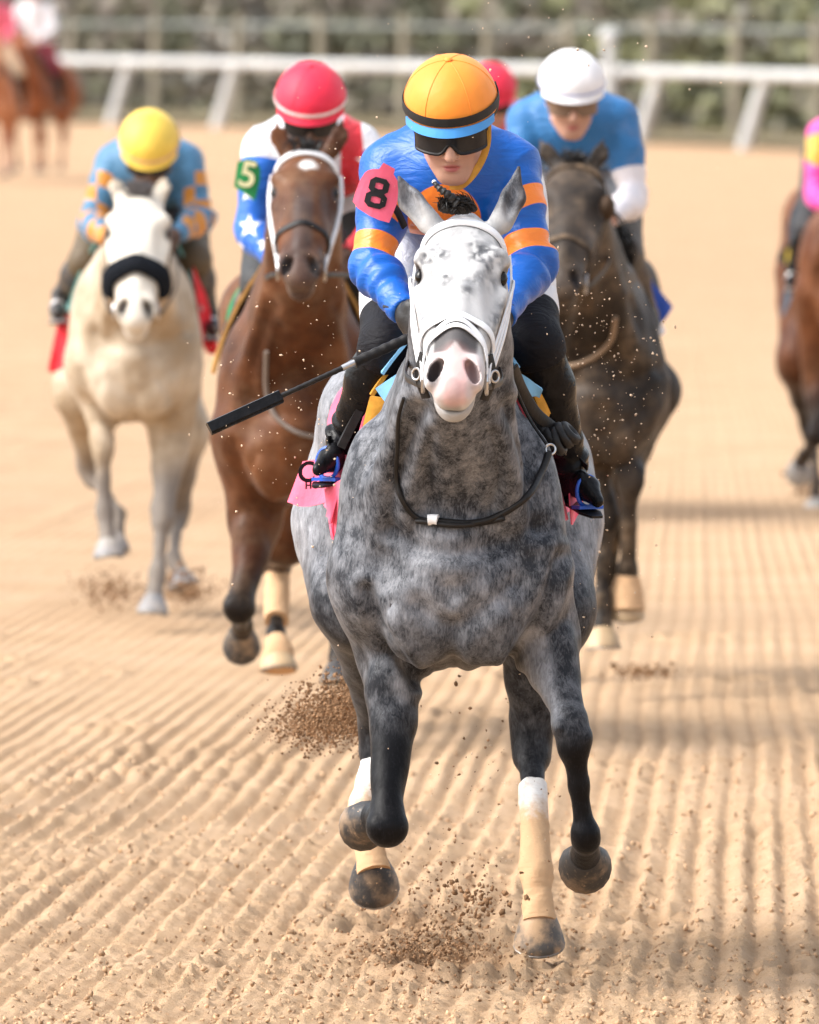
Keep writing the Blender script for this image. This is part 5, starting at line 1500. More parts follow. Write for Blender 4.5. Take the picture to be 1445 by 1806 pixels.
# ---- number tag on the sleeve
def number_tag(outline, c, digit, Y, bend, material, inkm, parent, rot, size, off=0.004, blocky=False):
    P = [W(x, y, Y) for x, y in outline]
    P = np.array(P); cc = W(c[0], c[1], Y)
    P[:, 1] += bend * (P[:, 0] - cc[0]) ** 2 * 8
    n = len(P)
    k = 4; V = []; 
    for lay in (0, 0.004):
        for q in range(k):
            t = 1 - q / k
            V += [cc + (p - cc) * t + np.array([0, lay + bend * 8 * (((p - cc)[0] * t) ** 2) - (p - cc)[1] * t, 0]) for p in P]
        V.append(cc + np.array([0, lay, 0]))
    F = []; st = n * k + 1
    for b in (0, st):
        for q in range(k - 1):
            F += [[b + q * n + i, b + q * n + (i + 1) % n, b + (q + 1) * n + (i + 1) % n, b + (q + 1) * n + i] for i in range(n)]
        F += [[b + (k - 1) * n + i, b + (k - 1) * n + (i + 1) % n, b + n * k] for i in range(n)]
    F += [[i, (i + 1) % n, st + (i + 1) % n, st + i] for i in range(n)]
    mb = MB(); mb.add(V, F); tg = mb.build('number_tag', material, parent, False)
    a = R_(rot)
    ax, up = np.array([math.cos(a), 0, math.sin(a)]), np.array([-math.sin(a), 0, math.cos(a)])
    if blocky:
        # angular block 8: eight-sided upper and lower loops
        mb = MB(); w_, hh, tk = 0.0260, 0.0195, 0.0112
        for zc, ws in ((0.0165, 0.92), (-0.0175, 1.0)):
            L = [(-w_ * ws * .55, hh), (w_ * ws * .55, hh), (w_ * ws, hh * .5), (w_ * ws, -hh * .5), (w_ * ws * .55, -hh), (-w_ * ws * .55, -hh), (-w_ * ws, -hh * .5), (-w_ * ws, hh * .5)]
            n8 = 8; Vv = []
            for sc in (1.0, 0.0):
                for x_, z_ in L:
                    xx, zz = (x_, z_) if sc else (x_ - np.sign(x_) * tk * 1.3, z_ - np.sign(z_) * tk * (1 if abs(z_) > hh * .6 else .35))
                    Vv.append(cc + ax * xx + up * (zz + zc) + np.array([0, -off + bend * 8 * xx * xx, 0]))
            mb.add(Vv, [[i, (i + 1) % n8, n8 + (i + 1) % n8, n8 + i] for i in range(n8)])
        mb.build('numeral', inkm, tg, False)
    else:
        lettering('numeral', digit, cc + np.array([0, -off, 0]), size, ax, up, inkm, tg, 0.002)
    return tg
M_PTAG = mat('pink_vinyl', (0.84, 0.13, 0.22), 0.55, 0.3, 0.06, 20, 0.2)
number_tag([(676.5, 287), (697, 298), (694.5, 307.6), (702, 319.7), (704.5, 338), (700, 360), (692.6, 379), (686.5, 393), (670, 388.5), (653.7, 381.5), (632, 368), (622, 355), (628, 336), (635, 318), (644, 304), (650, 300), (658, 298), (669, 298)], (666, 340), '8', -0.385, 0.45, M_PTAG, M_INK, r1['root'], -14, 0.07, blocky=True)
strap('tag_strap', [W(694, 362, -0.37), W(704, 378, -0.36), W(714, 400, -0.33)], 0.017, 0.006, M_TACK_B, r1['root'], (0.3, -1, 0.2))
# chin strap
r1h = r1['hp']
M_TAN = mat('tan_webbing', (0.55, 0.29, 0.05), 0.7, 0.3, 0.15, 40, 0.3)
strap('chin_strap', [r1h(0.088, 0.03, 0.012), r1h(0.083, 0.045, -0.045), r1h(0.060, 0.060, -0.095), r1h(0.022, 0.072, -0.134), r1h(-0.01, 0.060, -0.142)], 0.017, 0.004, M_TAN, r1['hel'], (0, -1, -0.3))
strap('cuff', [r1['wr'][0] + (r1['el'][0] - r1['wr'][0]) * 0.12 + q for q in (np.array([-.036, -.01, .0]), np.array([-.015, -.040, .0]), np.array([.02, -.036, .0]), np.array([.038, -.004, 0]))], 0.022, 0.004, M_TACK_B, r1['root'], (0.3, -1, 0.2))

# ------------------------------------------------------------------ the field behind
def star_sd(dx, dz, r):
    a = np.arctan2(dx, dz); q = np.hypot(dx, dz)
    a = np.abs((a + math.pi / 5) % (2 * math.pi / 5) - math.pi / 5)
    px, py = q * np.cos(a), q * np.sin(a)
    # edge from (r,0) to inner point at 36 degrees
    ix, iy = 0.40 * r * math.cos(math.pi / 5), 0.40 * r * math.sin(math.pi / 5)
    nx, ny = -(iy), (ix - r); l = math.hypot(nx, ny); nx, ny = nx / l, ny / l
    return ((px - r) * nx + py * ny)
def tree_offset(o): return o

# bay with the star, number 5
YB = 8.8
BAY = coat_mat('bay_coat', (0.042, 0.015, 0.007), (0.140, 0.052, 0.021), (0.010, 0.008, 0.007), (0.70, 0.68, 0.66), rough=0.40, mud=0.22)
def jb(px, py, y): return J(px, py, y, YB)
def paint_bay(A, V, rel, s, v, x, info):
    A['skin'] = np.maximum(A['skin'], 0.55 * sstep(0.03, 0.015, np.abs(x) - 0.01) * sstep(0.2, 0.5, s) * (s < 1.1) * (v > 0.02))
xb = W(524, 700, YB)[0]
bay = horse(dict(label='bay racehorse with a white star and white bridle, just left of the grey', X=xb, Y=YB, wid=0.86, rump=0.66, mat=BAY, bvh=True, h=0.0145, star=True, muzzle_dark=0.6, mz0=0.74, paint=paint_bay,
    poll=jb(541, 292, -0.95), muzzle=jb(530, 492, -1.38), ears=[(jb(505, 265, -0.94), jb(487, 208, -0.92)), (jb(585, 265, -0.94), jb(604, 205, -0.90))], leg_hi=0.62, leg_lo=0.46, hoofmat=[HOOF_D, HOOF_D, HOOF_P, HOOF_D],
    legs=[('fore', -1, [jb(450, 920, -0.34), jb(424, 1072, -0.56), jb(428, 1100, -0.26), jb(426, 1112, -0.16), (0, 0.75, -0.65), (0, -0.6, -0.8)]), pose(xb, YB, 0.12, 'fore', 1, 'A'),
          ('hind', -1, [jb(500, 935, 0.35), jb(490, 990, 0.60), jb(487, 1120, 0.30), jb(491, 1150, 0.24), (0.05, -0.45, -0.9), (0, -0.9, 0.3)]), pose(xb, YB, 0.12, 'hind', 1, 'B')]))
lb = bay['legs'][2]
wm2 = wrap_mat('sandy_leg_wrap_bay', 0.60, 0.85)
wrap('leg_wrap', [lb[3] + (lb[4] - lb[3]) * 0.1, lb[3] + (lb[4] - lb[3]) * 0.5, lb[3] + (lb[4] - lb[3]) * 0.80], [0.040, 0.042, 0.040], wm2, bay['root'])
wrap('leg_wrap', [lb[4] + (lb[5] - lb[4]) * 0.3, lb[5], lb[5] + np.array([0.0, -0.02, -0.06])], [0.036, 0.050, 0.058], wm2, bay['root'])
STAR_BLUE = (0.004, 0.11, 0.50)
SILK5 = silk('white_blue_red_silk', [('blue', STAR_BLUE), ('red', (0.62, 0.02, 0.035)), ('star', (0.78, 0.78, 0.80))], (0.74, 0.74, 0.78), 0.5, 0.4)
def pat5(V, sh, el, wr, mid, G):
    bl = np.full(len(V), -0.02); stv = np.full(len(V), -0.02)
    for q, s in ((0, -1), (1, 1)):
        d, t = segd(V, sh[q], el[q]); d2, t2 = segd(V, el[q], wr[q])
        bl = np.maximum(bl, np.where((d < 0.09) & ((V[:, 0] - mid[0]) * s > 0.10), (t - 0.20) * 0.28, -0.02))
        bl = np.maximum(bl, np.where(d2 < 0.075, 0.02, -0.02))
        for c, r in ((G((446, 300, 0)), 0.030), (G((440, 338, 0)), 0.030), (G((443, 395, 0)), 0.040), (G((426, 432, 0)), 0.02), (G((648, 284, 0)), 0.042), (G((672, 330, 0)), 0.04), (G((425, 250, 0)), 0.03), (G((470, 425, 0)), 0.028)):
            stv = np.maximum(stv, np.where(V[:, 1] < mid[1] + 0.15, star_sd(V[:, 0] - c[0], V[:, 2] - c[2], r), -0.02))
    red = 0.036 - np.abs(V[:, 0] - G((622, 300, 0))[0]) - 0.10 * np.maximum(V[:, 2] - mid[2], 0)
    red = np.where(V[:, 1] < mid[1] + 0.3, red, -0.02)
    bl = np.where(stv > -0.0, bl, bl)
    return {'blue': bl, 'red': red, 'star': stv}
M_RED_HAT = hat_mat('red_helmet_cover', (0.72, 0.020, 0.060))
M_PALEBAND = mat('pale_band', (0.78, 0.62, 0.62), 0.6)
M_GREY_BREECH = mat('dark_chaps', (0.03, 0.03, 0.032), 0.6, 0.3)
r5 = rider(dict(label='jockey in red helmet and star-spangled blue and white silks on the bay', Y=YB, helmet=(548, 198, -0.46), tilt=27, hat=M_RED_HAT, hatband=M_PALEBAND, bande=(-0.02, 0.08), skin=M_SKIN_D, lens=BX['lens'],
    sh=[(468, 262, -0.18), (634, 258, -0.18)], el=[(440, 402, -0.28), (690, 372, -0.28)], wr=[(487, 462, -0.46), (618, 448, -0.46)], hip=(555, 300, 0.5), kn=[(462, 505, -0.06), (640, 500, -0.06)], an=[(422, 610, 0.12), (690, 620, 0.12)], to=[(407, 636, -0.08), (706, 640, -0.08)],
    silk=SILK5, pattern=pat5, breech=silk('white_breeches_chaps', [('knee', (0.03, 0.032, 0.034))], (0.75, 0.73, 0.76), 0.6, 0.35, sheen=0.0), kneecut=0.55, boot=mat('dusty_boot', (0.05, 0.05, 0.052), 0.5, 0.3, 0.3, 20, 0.4, dirt=0.5)))
bridle(bay, 'white bridle with dark noseband on the bay with the star', M_TACK_W, M_TACK_B, M_TACK_W, [r5['wr'][0], r5['wr'][1]], cw=0.017, ct=0.011)
M_GREEN = mat('green_cloth', (0.015, 0.21, 0.085), 0.75, 0.2, 0.15, 20, 0.3)
c5 = thing('saddle_cloth', 'green saddle cloth under the rider of the bay with the star', 'saddle cloth', bay['O'] + np.array([0, 0.2, 1.5]), 'saddle cloths')
shell(bay, 'cloth', -0.04, 0.5, -74, 74, 0.016, M_GREEN, c5)
flap('flap', [W(428, 590, YB + 0.0), W(446, 585, YB - 0.05), W(408, 708, YB + 0.03), W(418, 702, YB)], M_GREEN, c5, 0.015, 10, 6, 1.0)
p5 = thing('saddle_pad', 'tan saddle pad edge showing beside the neck of the bay', 'saddle pad', bay['O'] + np.array([0, 0, 1.55]))
shell(bay, 'pad', -0.14, 0.25, -60, 60, 0.045, mat('tan_pad', (0.50, 0.28, 0.09), 0.85, 0.2, 0.15, 30, 0.3), p5, 0.003, 10, 16, 0.012)
saddle(bay, r5, 'black racing saddle with steel stirrups on the bay with the star', M_STEEL)
M_GTAG = mat('green_vinyl', (0.02, 0.24, 0.07), 0.55, 0.3)
number_tag([(419, 286), (437, 280), (453, 284), (460, 298), (459, 318), (450, 354), (434, 343), (413, 329)], (437, 310), '5', YB - 0.36, 0.4, M_GTAG, mat('pale_yellow_print', (0.75, 0.72, 0.42), 0.6), r5['root'], -12, 0.115, 0.006)
ys5 = thing('breast_strap', 'pale thin strap looped low across the chest of the bay', 'strap', bay['O'] + np.array([0, -0.5, 1.1]))
def on_h(info, px, py, off):
    d = nrm(ray(px, py)); q, n = cast(info, (0, CAM_Y, CAM_Z), d)
    return W(px, py, info['O'][1] - 0.4) if q is None else q - d * off
mb = MB(); mb.tube(cat([on_h(bay, *q, 0.012) for q in ((470, 620), (470, 690), (487, 735), (530, 765), (580, 768), (640, 730))], 6), 0.008, 6); mb.build('strap', mat('grey_strap', (0.16, 0.13, 0.11), 0.6), ys5)

# pale horse on the left
YC = 15.7
CREAM = coat_mat('pale_dun_coat', (0.32, 0.24, 0.155), (0.56, 0.48, 0.375), (0.17, 0.15, 0.135), (0.74, 0.69, 0.60), rough=0.5, mud=0.0)
def jc(px, py, y): return J(px, py, y, YC)
xc = W(241, 600, YC)[0]
def paint_cream(A, V, rel, s, v, x, info):
    under = sstep(0.92, 0.80, rel[:, 2]) * sstep(-0.45, -0.25, rel[:, 1]) * (rel[:, 1] < 0.7) * (rel[:, 2] > 0.68)
    A['leg'] = np.maximum(A['leg'] * 0.9, 0.0)
    A['skin'] = np.maximum(A['skin'] * 0.8, 0)
pale = horse(dict(label='pale cream racehorse with a black shadow roll, farthest left of the runners', X=xc, Y=YC, mat=CREAM, bvh=True, h=0.0165, wid=0.82, rump=0.58, face=0.8, muzzle_dark=0.15, paint=paint_cream, hairmat=mat('grey_hair', (0.13, 0.12, 0.12), 0.6), maneside=1, nfore=160,
    poll=jc(246, 362, -0.95), muzzle=jc(239, 566, -1.40), ears=[(jc(215, 350, -0.94), jc(203, 304, -0.92)), (jc(278, 350, -0.94), jc(290, 304, -0.92))], earout=0.1, leg_hi=0.68, leg_lo=0.52, hoofmat=[hoof_mat('grey_hoof', (0.20, 0.20, 0.21), (0.33, 0.30, 0.27))],
    legs=[('fore', -1, [jc(181, 705, -0.34), jc(180, 782, -0.46), jc(185, 905, -0.50), jc(191, 955, -0.55)]), ('fore', 1, [jc(304, 770, -0.34), jc(287, 905, -0.50), jc(278, 1012, -0.58), jc(272, 1054, -0.62)]),
          ('hind', -1, [jc(146, 690, 0.50), jc(160, 830, 0.85), jc(208, 905, 0.6), jc(204, 948, 0.52)]), ('hind', 1, [jc(318, 760, 0.55), jc(312, 905, 0.9), jc(306, 985, 0.6), jc(318, 1012, 0.55)])]))
def patc(V, sh, el, wr, mid, G):
    ck = np.full(len(V), -0.02)
    for q, s in ((0, -1), (1, 1)):
        d, t = segd(V, sh[q], el[q]); d2, t2 = segd(V, el[q], wr[q])
        L = np.where(d < d2, t * np.linalg.norm(el[q] - sh[q]), np.linalg.norm(el[q] - sh[q]) + t2 * np.linalg.norm(wr[q] - el[q]))
        ch = np.sin(L * math.pi / 0.060) * np.sin((V[:, 0] - mid[0]) * math.pi / 0.062 + 0.6) * 0.02
        ck = np.maximum(ck, np.where(((np.minimum(d, d2) < 0.085) & ((V[:, 0] - mid[0]) * s > 0.13) & (L > 0.06)), ch, -0.02))
    return {'check': ck}
SILKC = silk('blue_check_silk', [('check', (0.56, 0.23, 0.03))], (0.06, 0.19, 0.34), 0.5, 0.4)
M_YHAT = hat_mat('yellow_helmet_cover', (0.78, 0.54, 0.08))
M_BROWNLEG = mat('brown_chaps', (0.09, 0.065, 0.035), 0.7, 0.2)
rc = rider(dict(label='jockey in yellow helmet and blue silks with orange checked sleeves on the cream horse', Y=YC, helmet=(264, 268, -0.46), tilt=38, hat=M_YHAT, skin=M_SKIN_D, hatband=mat('pale_orange_band', (0.78, 0.50, 0.24), 0.6), bande=(-0.02, 0.10),
    sh=[(203, 290, -0.18), (325, 288, -0.18)], el=[(160, 392, -0.26), (354, 385, -0.26)], wr=[(190, 420, -0.46), (312, 412, -0.46)], hip=(262, 330, 0.5), kn=[(152, 462, -0.06), (342, 458, -0.06)], an=[(110, 530, 0.1), (366, 560, 0.1)], to=[(98, 552, -0.08), (380, 582, -0.08)],
    silk=SILKC, pattern=patc, breech=silk('white_breeches_brown', [('knee', (0.10, 0.072, 0.04))], (0.74, 0.72, 0.76), 0.6, 0.35, sheen=0.0), kneecut=0.60, boot=mat('dusty_boot', (0.05, 0.05, 0.052), 0.5, 0.3, 0.3, 20, 0.4, dirt=0.5)))
bridle(pale, 'bridle with thick black fleece shadow roll on the cream horse', None, mat('black_fleece', (0.010, 0.012, 0.016), 0.95, 0.1, 0.3, 60, 0.8, 90, 0.01), mat('brown_leather', (0.06, 0.04, 0.03), 0.6), [rc['wr'][0], rc['wr'][1]], shadow_roll=True)
M_RED = mat('red_cloth', (0.62, 0.030, 0.045), 0.75, 0.2, 0.15, 20, 0.3)
cc_ = thing('saddle_cloth', 'red saddle cloth blowing out on both sides of the cream horse', 'saddle cloth', pale['O'] + np.array([0, 0.2, 1.5]), 'saddle cloths')
shell(pale, 'cloth', -0.02, 0.5, -78, 78, 0.016, M_RED, cc_)
flap('flap', [W(104, 565, YC + 0.05), W(136, 545, YC - 0.10), W(83, 655, YC + 0.15), W(127, 645, YC - 0.02)], M_RED, cc_, 0.02, 10, 10, 1.5)
flap('flap', [W(340, 470, YC - 0.20), W(362, 520, YC - 0.05), W(356, 610, YC - 0.05), W(392, 634, YC + 0.12)], M_RED, cc_, 0.02, 10, 10, 1.5)
pp = thing('saddle_pad', 'pale teal saddle pad edge beside the neck of the cream horse', 'saddle pad', pale['O'] + np.array([0, 0, 1.55]))
shell(pale, 'pad', -0.12, 0.25, -58, 58, 0.045, mat('teal_pad', (0.16, 0.36, 0.34), 0.8, 0.2), pp, 0.003, 10, 16, 0.01)
saddle(pale, rc, 'black racing saddle with steel stirrups on the cream horse', M_STEEL)
number_tag([(160, 268), (168, 262), (173, 272), (172, 300), (166, 330), (158, 332), (150, 318), (153, 292)], (162, 298), '', YC - 0.30, 0.3, M_PTAG, M_INK, rc['root'], 0, 0.001) if False else None

# dark muddy horse on the right
YD = 11.5
DARK = coat_mat('dark_bay_coat', (0.017, 0.014, 0.012), (0.055, 0.043, 0.035), (0.016, 0.013, 0.011), (0.6, 0.55, 0.5), rough=0.48, mud=0.42)
def jd(px, py, y): return J(px, py, y, YD)
xd = W(1050, 600, YD)[0]
dark = horse(dict(label='dark mud-spattered racehorse under the white helmeted jockey, right of the grey', X=xd, Y=YD, wid=0.74, rump=0.60, mat=DARK, bvh=True, h=0.015, muzzle_dark=0.2,
    poll=jd(1016, 312, -0.95), muzzle=jd(990, 515, -1.38), ears=[(jd(985, 292, -0.94), jd(952, 240, -0.92)), (jd(1046, 292, -0.94), jd(1068, 240, -0.90))], earout=0.4, leg_hi=0.7, leg_lo=0.4, hoofmat=[HOOF_P],
    legs=[('fore', 1, [jd(1112, 735, -0.34), jd(1112, 842, -0.52), jd(1108, 1010, -0.46), jd(1106, 1050, -0.46), (0, 0.1, -1), (0, -1, 0)]), ('fore', -1, [jd(1040, 760, -0.34), jd(1066, 905, -0.45), jd(1062, 1062, -0.50), jd(1064, 1112, -0.54)]),
          ('hind', 1, [jd(1140, 690, 0.60), jd(1092, 880, 0.95), jd(1075, 1010, 1.15), jd(1070, 1040, 1.2)]), pose(xd, YD, 0.05, 'hind', -1, 'A')]))
ld = dark['legs'][0]
wrap('leg_wrap', [ld[4] + np.array([0, 0, -0.01]), ld[5] + np.array([0, 0, 0.01]), ld[5] + np.array([0, -0.01, -0.05])], [0.040, 0.056, 0.062], wm2, dark['root'])
def patd(V, sh, el, wr, mid, G):
    wv = np.full(len(V), -0.02)
    for q in (0, 1):
        d, t = segd(V, sh[q], el[q]); d2, t2 = segd(V, el[q], wr[q])
        wv = np.maximum(wv, np.where(d < 0.10, (t - 0.62) * 0.28, -0.02)); wv = np.maximum(wv, np.where(d2 < 0.075, 0.02, -0.02))
    return {'white': wv}
SILKD = silk('blue_silk_white_cuffs', [('white', (0.76, 0.72, 0.74))], (0.016, 0.155, 0.40), 0.5, 0.4, dirt=0.35)
M_WHAT = hat_mat('white_helmet_cover', (0.80, 0.79, 0.80))
rd_ = rider(dict(label='jockey in white helmet and blue silks with white forearms on the dark horse', Y=YD, helmet=(1008, 170, -0.46), tilt=20, turn=4, hat=M_WHAT, hatband=mat('blue_piping', (0.30, 0.36, 0.62), 0.6), bande=(-0.01, 0.03),
    sh=[(930, 215, -0.18), (1092, 212, -0.18)], el=[(905, 375, -0.28), (1118, 352, -0.24)], wr=[(955, 410, -0.46), (1078, 384, -0.48)], hip=(1015, 265, 0.5), kn=[(930, 470, -0.06), (1100, 452, -0.06)], an=[(900, 600, 0.1), (1140, 560, 0.1)], to=[(885, 620, -0.08), (1150, 590, -0.08)],
    silk=SILKD, pattern=patd, breech=silk('white_breeches_mud', [('knee', (0.09, 0.075, 0.06))], (0.72, 0.70, 0.70), 0.6, 0.35, 0.4, sheen=0.0), kneecut=0.66, lens=mat('muddy_lens', (0.20, 0.13, 0.09), 0.4), boot=mat('muddy_boot', (0.07, 0.055, 0.045), 0.6, 0.3, 0.3, 20, 0.4, dirt=0.8)))
bridle(dark, 'muddy brown bridle on the dark horse', mat('muddy_leather', (0.07, 0.05, 0.035), 0.7, 0.2, 0.3, 20, 0.4, dirt=0.5), mat('muddy_leather', (0.07, 0.05, 0.035)), mat('muddy_leather', (0.07, 0.05, 0.035)), [rd_['wr'][0], rd_['wr'][1]])
bl = thing('blinkers', 'dark brown blinker cup beside the eye of the dark horse', 'blinkers', dark['hp'](0.25, 0.0, 0.11))
for s in (-1, 1):
    mb = MB(); mb.ball(dark['hp'](0.27, 0.01, 0.118 * s), (0.028, 0.042, 0.045), 14, 8, dark['HR']); mb.build('cup', mat('brown_cup', (0.055, 0.032, 0.018), 0.7, 0.2), bl)
M_DBLUE = mat('blue_cloth', (0.02, 0.06, 0.30), 0.75, 0.2, 0.2, 20, 0.3, dirt=0.25)
cd_ = thing('saddle_cloth', 'blue and white saddle cloth flying out behind the leg on the dark horse', 'saddle cloth', dark['O'] + np.array([0, 0.2, 1.5]), 'saddle cloths')
shell(dark, 'cloth', -0.02, 0.5, -66, 66, 0.016, M_DBLUE, cd_)
flap('flap', [W(1128, 505, YD + 0.15), W(1150, 500, YD + 0.3), W(1142, 600, YD + 0.15), W(1186, 545, YD + 0.4)], M_DBLUE, cd_, 0.02, 10, 10, 1.3)
flap('flap', [W(1112, 520, YD + 0.05), W(1130, 510, YD + 0.16), W(1150, 600, YD + 0.1), W(1172, 590, YD + 0.25)], mat('white_cloth', (0.7, 0.7, 0.74), 0.75, 0.2, 0.15, 20, 0.3), cd_, 0.02, 10, 8, 1.2)
flap('flap', [W(1116, 600, YD + 0.05), W(1140, 600, YD + 0.16), W(1112, 645, YD + 0.1), W(1126, 690, YD + 0.2)], M_DBLUE, cd_, 0.015, 8, 6, 1.2)
saddle(dark, rd_, 'black racing saddle with steel stirrups on the dark horse', M_STEEL)
ysd = thing('breast_strap', 'muddy strap across the chest of the dark horse', 'strap', dark['O'] + np.array([0, -0.5, 1.1]))
mb = MB(); mb.tube(cat([on_h(dark, *q, 0.012) for q in ((980, 640), (1010, 645), (1050, 628), (1078, 600), (1086, 560))], 6), 0.009, 6); mb.build('strap', mat('muddy_strap', (0.30, 0.21, 0.14), 0.8), ysd)

# runner hidden behind the leader: red helmet shows
YR = 24.7
def jr(px, py, y): return J(px, py, y, YR)
xr = W(868, 500, YR)[0]
DBAY = coat_mat('red_bay_coat', (0.075, 0.024, 0.010), (0.19, 0.072, 0.030), (0.02, 0.014, 0.011), (0.7, 0.68, 0.66), rough=0.45, mud=0.15)
hid = horse(dict(label='bay racehorse almost hidden behind the leading grey, rider in plain red helmet', X=xr, Y=YR, wid=0.86, rump=0.7, mat=DBAY, bvh=True, h=0.022, poll=jr(868, 275, -0.95), muzzle=jr(866, 415, -1.4), hoofmat=[HOOF_D], nmane=30,
    legs=[pose(xr, YR, 0.05, 'fore', 1, 'B'), pose(xr, YR, 0.05, 'fore', -1, 'A'), pose(xr, YR, 0.05, 'hind', 1, 'A'), pose(xr, YR, 0.05, 'hind', -1, 'B')]))
rr_ = rider(dict(label='jockey with plain red helmet showing just behind the orange helmet', Y=YR, h=0.014, helmet=(868, 172, -0.46), tilt=26, hat=M_RED_HAT, silk=silk('rose_silk', [], (0.62, 0.12, 0.16), 0.5, 0.4),
    sh=[(820, 215, -0.18), (916, 215, -0.18)], el=[(806, 300, -0.26), (930, 300, -0.26)], wr=[(838, 335, -0.46), (900, 335, -0.46)], hip=(868, 250, 0.5), kn=[(812, 370, -0.06), (926, 370, -0.06)], an=[(780, 440, 0.1), (956, 440, 0.1)], to=[(772, 455, -0.08), (964, 455, -0.08)]))
saddle(hid, rr_, 'racing saddle on the bay hidden behind the leading grey', M_STEEL)

# runner at the right edge
YE = 25.3
def je(px, py, y): return J(px, py, y, YE)
xe = W(1496, 500, YE)[0]
edge = horse(dict(label='reddish bay racehorse cut off by the right edge of the photo', X=xe, Y=YE, wid=0.86, rump=0.78, mat=DBAY, bvh=True, h=0.020, poll=je(1500, 335, -0.95), muzzle=je(1497, 475, -1.4), hoofmat=[hoof_mat('pale_grey_hoof', (0.30, 0.30, 0.31), (0.42, 0.38, 0.33))], nmane=30,
    legs=[('fore', -1, [je(1448, 690, -0.34), je(1440, 770, -0.55), je(1418, 805, -0.3), je(1412, 815, -0.2)]), pose(xe, YE, 0.05, 'fore', 1, 'A'), ('hind', -1, [je(1412, 640, 0.5), je(1432, 760, 0.85), je(1440, 850, 0.5), je(1438, 885, 0.42)]), pose(xe, YE, 0.05, 'hind', 1, 'B')]))
def pate(V, sh, el, wr, mid, G):
    c = G((1441, 262, 0)); return {'spot': 0.075 - np.hypot(V[:, 0] - c[0], V[:, 2] - c[2])}
re_ = rider(dict(label='jockey in bright pink silks with a yellow sleeve patch, mostly outside the right edge', Y=YE, h=0.014, helmet=(1500, 180, -0.46), tilt=26, hat=hat_mat('pink_helmet_cover', (0.78, 0.10, 0.35)), silk=silk('pink_silk', [('spot', (0.62, 0.38, 0.05))], (0.80, 0.06, 0.36), 0.5, 0.4), pattern=pate, breech=mat('dark_chaps', (0.05, 0.05, 0.052)),
    sh=[(1452, 240, -0.18), (1550, 240, -0.18)], el=[(1437, 345, -0.26), (1565, 330, -0.26)], wr=[(1468, 370, -0.46), (1532, 362, -0.46)], hip=(1500, 275, 0.5), kn=[(1428, 405, -0.06), (1560, 400, -0.06)], an=[(1402, 480, 0.1), (1590, 470, 0.1)], to=[(1394, 500, -0.08), (1600, 486, -0.08)]))
cdk = mat('black_cloth', (0.03, 0.035, 0.045), 0.75, 0.2)
ce_ = thing('saddle_cloth', 'black and yellow saddle cloth on the bay at the right edge', 'saddle cloth', edge['O'] + np.array([0, 0.2, 1.5]), 'saddle cloths')
shell(edge, 'cloth', -0.04, 0.5, -80, 80, 0.018, cdk, ce_)
flap('flap', [W(1385, 432, YE + 0.1), W(1412, 425, YE), W(1368, 455, YE + 0.3), W(1410, 475, YE + 0.1)], cdk, ce_, 0.02, 8, 8, 1.2)
flap('flap', [W(1388, 440, YE + 0.05), W(1410, 438, YE - 0.05), W(1386, 462, YE + 0.15), W(1408, 470, YE)], mat('yellow_cloth', (0.62, 0.48, 0.06), 0.75, 0.2), ce_, 0.01, 8, 8, 1.2)
flap('flap', [W(1384, 510, YE + 0.1), W(1406, 500, YE), W(1376, 560, YE + 0.2), W(1384, 556, YE + 0.1)], mat('slate_cloth', (0.10, 0.13, 0.17), 0.75, 0.2), ce_, 0.02, 8, 6, 1.2)
saddle(edge, re_, 'racing saddle on the bay at the right edge', M_STEEL)

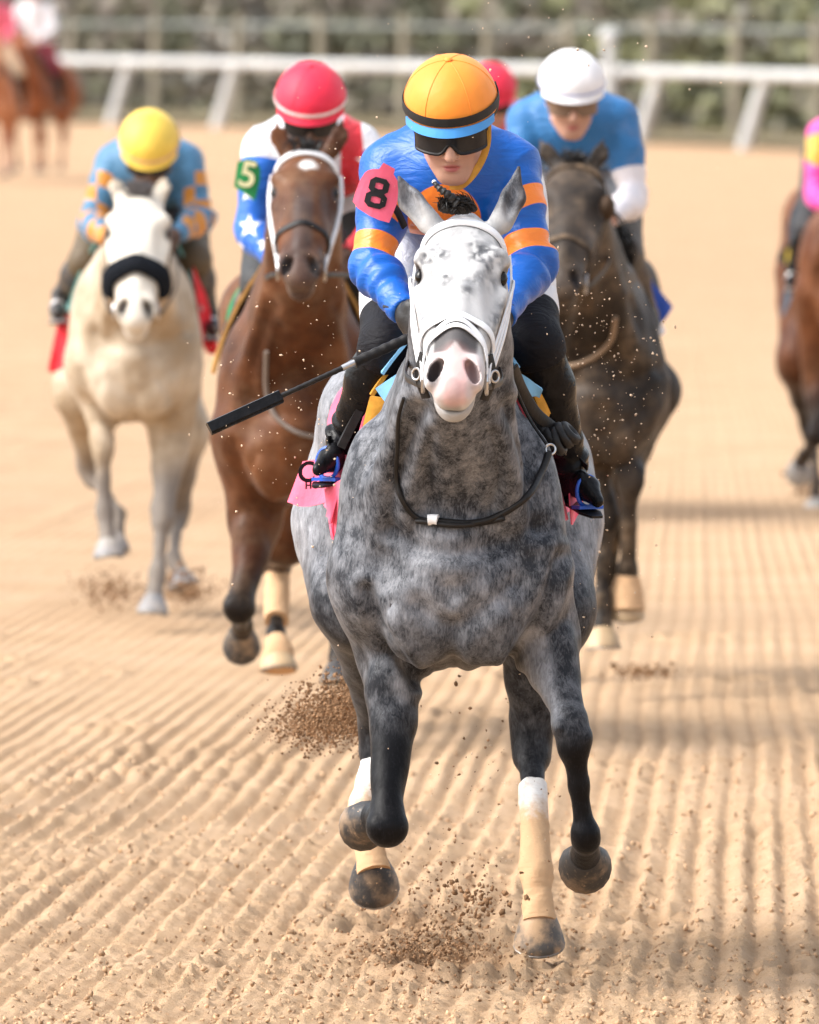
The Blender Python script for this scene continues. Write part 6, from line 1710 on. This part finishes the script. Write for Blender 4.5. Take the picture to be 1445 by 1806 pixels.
# outriders by the rail, far left
CHEST = coat_mat('chestnut_coat', (0.16, 0.045, 0.015), (0.34, 0.115, 0.045), (0.20, 0.06, 0.025), (0.7, 0.68, 0.66), rough=0.45)
for (px, Yo, lab, rl, silkc, br_, hatc) in ((62, 121.0, 'chestnut outrider horse by the rail at the far left', 'rider in a white shirt and red cap on the chestnut by the rail', (0.78, 0.77, 0.80), (0.16, 0.02, 0.03), (0.70, 0.03, 0.05)),
                                         (-12, 117.0, 'light chestnut horse half outside the left edge beside the outrider', 'rider in rose red half outside the left edge', (0.80, 0.16, 0.24), (0.60, 0.45, 0.30), (0.7, 0.03, 0.05))):
    X0 = W(px, 200, Yo)[0]
    q = lambda dx, z, y: np.array([X0 + dx, Yo + y, z])
    mt = CHEST if px > 0 else coat_mat('light_chestnut_coat', (0.40, 0.15, 0.07), (0.55, 0.25, 0.13), (0.5, 0.28, 0.2), (0.7, 0.68, 0.66), rough=0.5)
    hh = horse(dict(label=lab, X=X0, Y=Yo, mat=mt, bvh=True, h=0.026, poll=q(0.02, 1.80, -0.75), muzzle=q(0.05, 1.36, -1.10), hoofmat=[HOOF_D], group='outrider horses by the rail', nmane=30, hairmat=mat('chestnut_hair', (0.20, 0.07, 0.03), 0.6),
        legs=[('fore', 1, [q(.16, .9, -.35), q(.15, .50, -.42), q(.15, .20, -.40), q(.15, .11, -.44)]), ('fore', -1, [q(-.16, .9, -.35), q(-.15, .52, -.5), q(-.15, .24, -.36), q(-.15, .15, -.34)]),
              ('hind', 1, [q(.18, .85, .6), q(.15, .52, .85), q(.15, .22, .75), q(.15, .12, .70)]), ('hind', -1, [q(-.18, .85, .6), q(-.15, .5, .9), q(-.15, .2, .95), q(-.15, .11, .93)])]))
    px_of = lambda p: None
    def Pq(dx, z, y):
        # photo pixel whose ray meets this point, so that the rider builder can be shared
        p = q(dx, z, y); d = p - np.array([0, CAM_Y, CAM_Z]); d = d / (d @ _CF)
        return (722.5 + d[0] * FPX, 903 - (d @ _CU) * FPX, y)
    ro = rider(dict(label=rl, Y=Yo, h=0.018, group='outriders by the rail', helmet=Pq(0, 2.42, -0.08), tilt=4, hat=hat_mat('red_cap' if px > 0 else 'red_cap_b', hatc), silk=silk('white_shirt' if px > 0 else 'rose_shirt', [], silkc, 0.7, 0.3), breech=mat('maroon_chaps' if px > 0 else 'tan_chaps', br_, 0.7, 0.2),
        sh=[Pq(-.19, 2.18, 0.0), Pq(.19, 2.18, 0.0)], el=[Pq(-.27, 1.92, -.05), Pq(.27, 1.92, -.05)], wr=[Pq(-.12, 1.78, -.28), Pq(.12, 1.78, -.28)], hip=Pq(0, 1.70, 0.12), kn=[Pq(-.34, 1.38, -.15), Pq(.34, 1.38, -.15)], an=[Pq(-.38, 0.98, 0.0), Pq(.38, 0.98, 0.0)], to=[Pq(-.40, 0.93, -.16), Pq(.40, 0.93, -.16)]))
    sd = saddle(hh, ro, 'western saddle under the outrider in white' if px > 0 else 'saddle under the rose red rider at the left edge', M_STEEL)
    if px > 0:                                             # the outrider stands turned half away to the side
        an_ = R_(-14)
        for o in (hh['root'], ro['root'], sd):
            dx_, dy_ = o.location.x - X0, o.location.y - Yo
            o.location.x = X0 + dx_ * math.cos(an_) - dy_ * math.sin(an_); o.location.y = Yo + dx_ * math.sin(an_) + dy_ * math.cos(an_)
            o.rotation_euler.z = an_
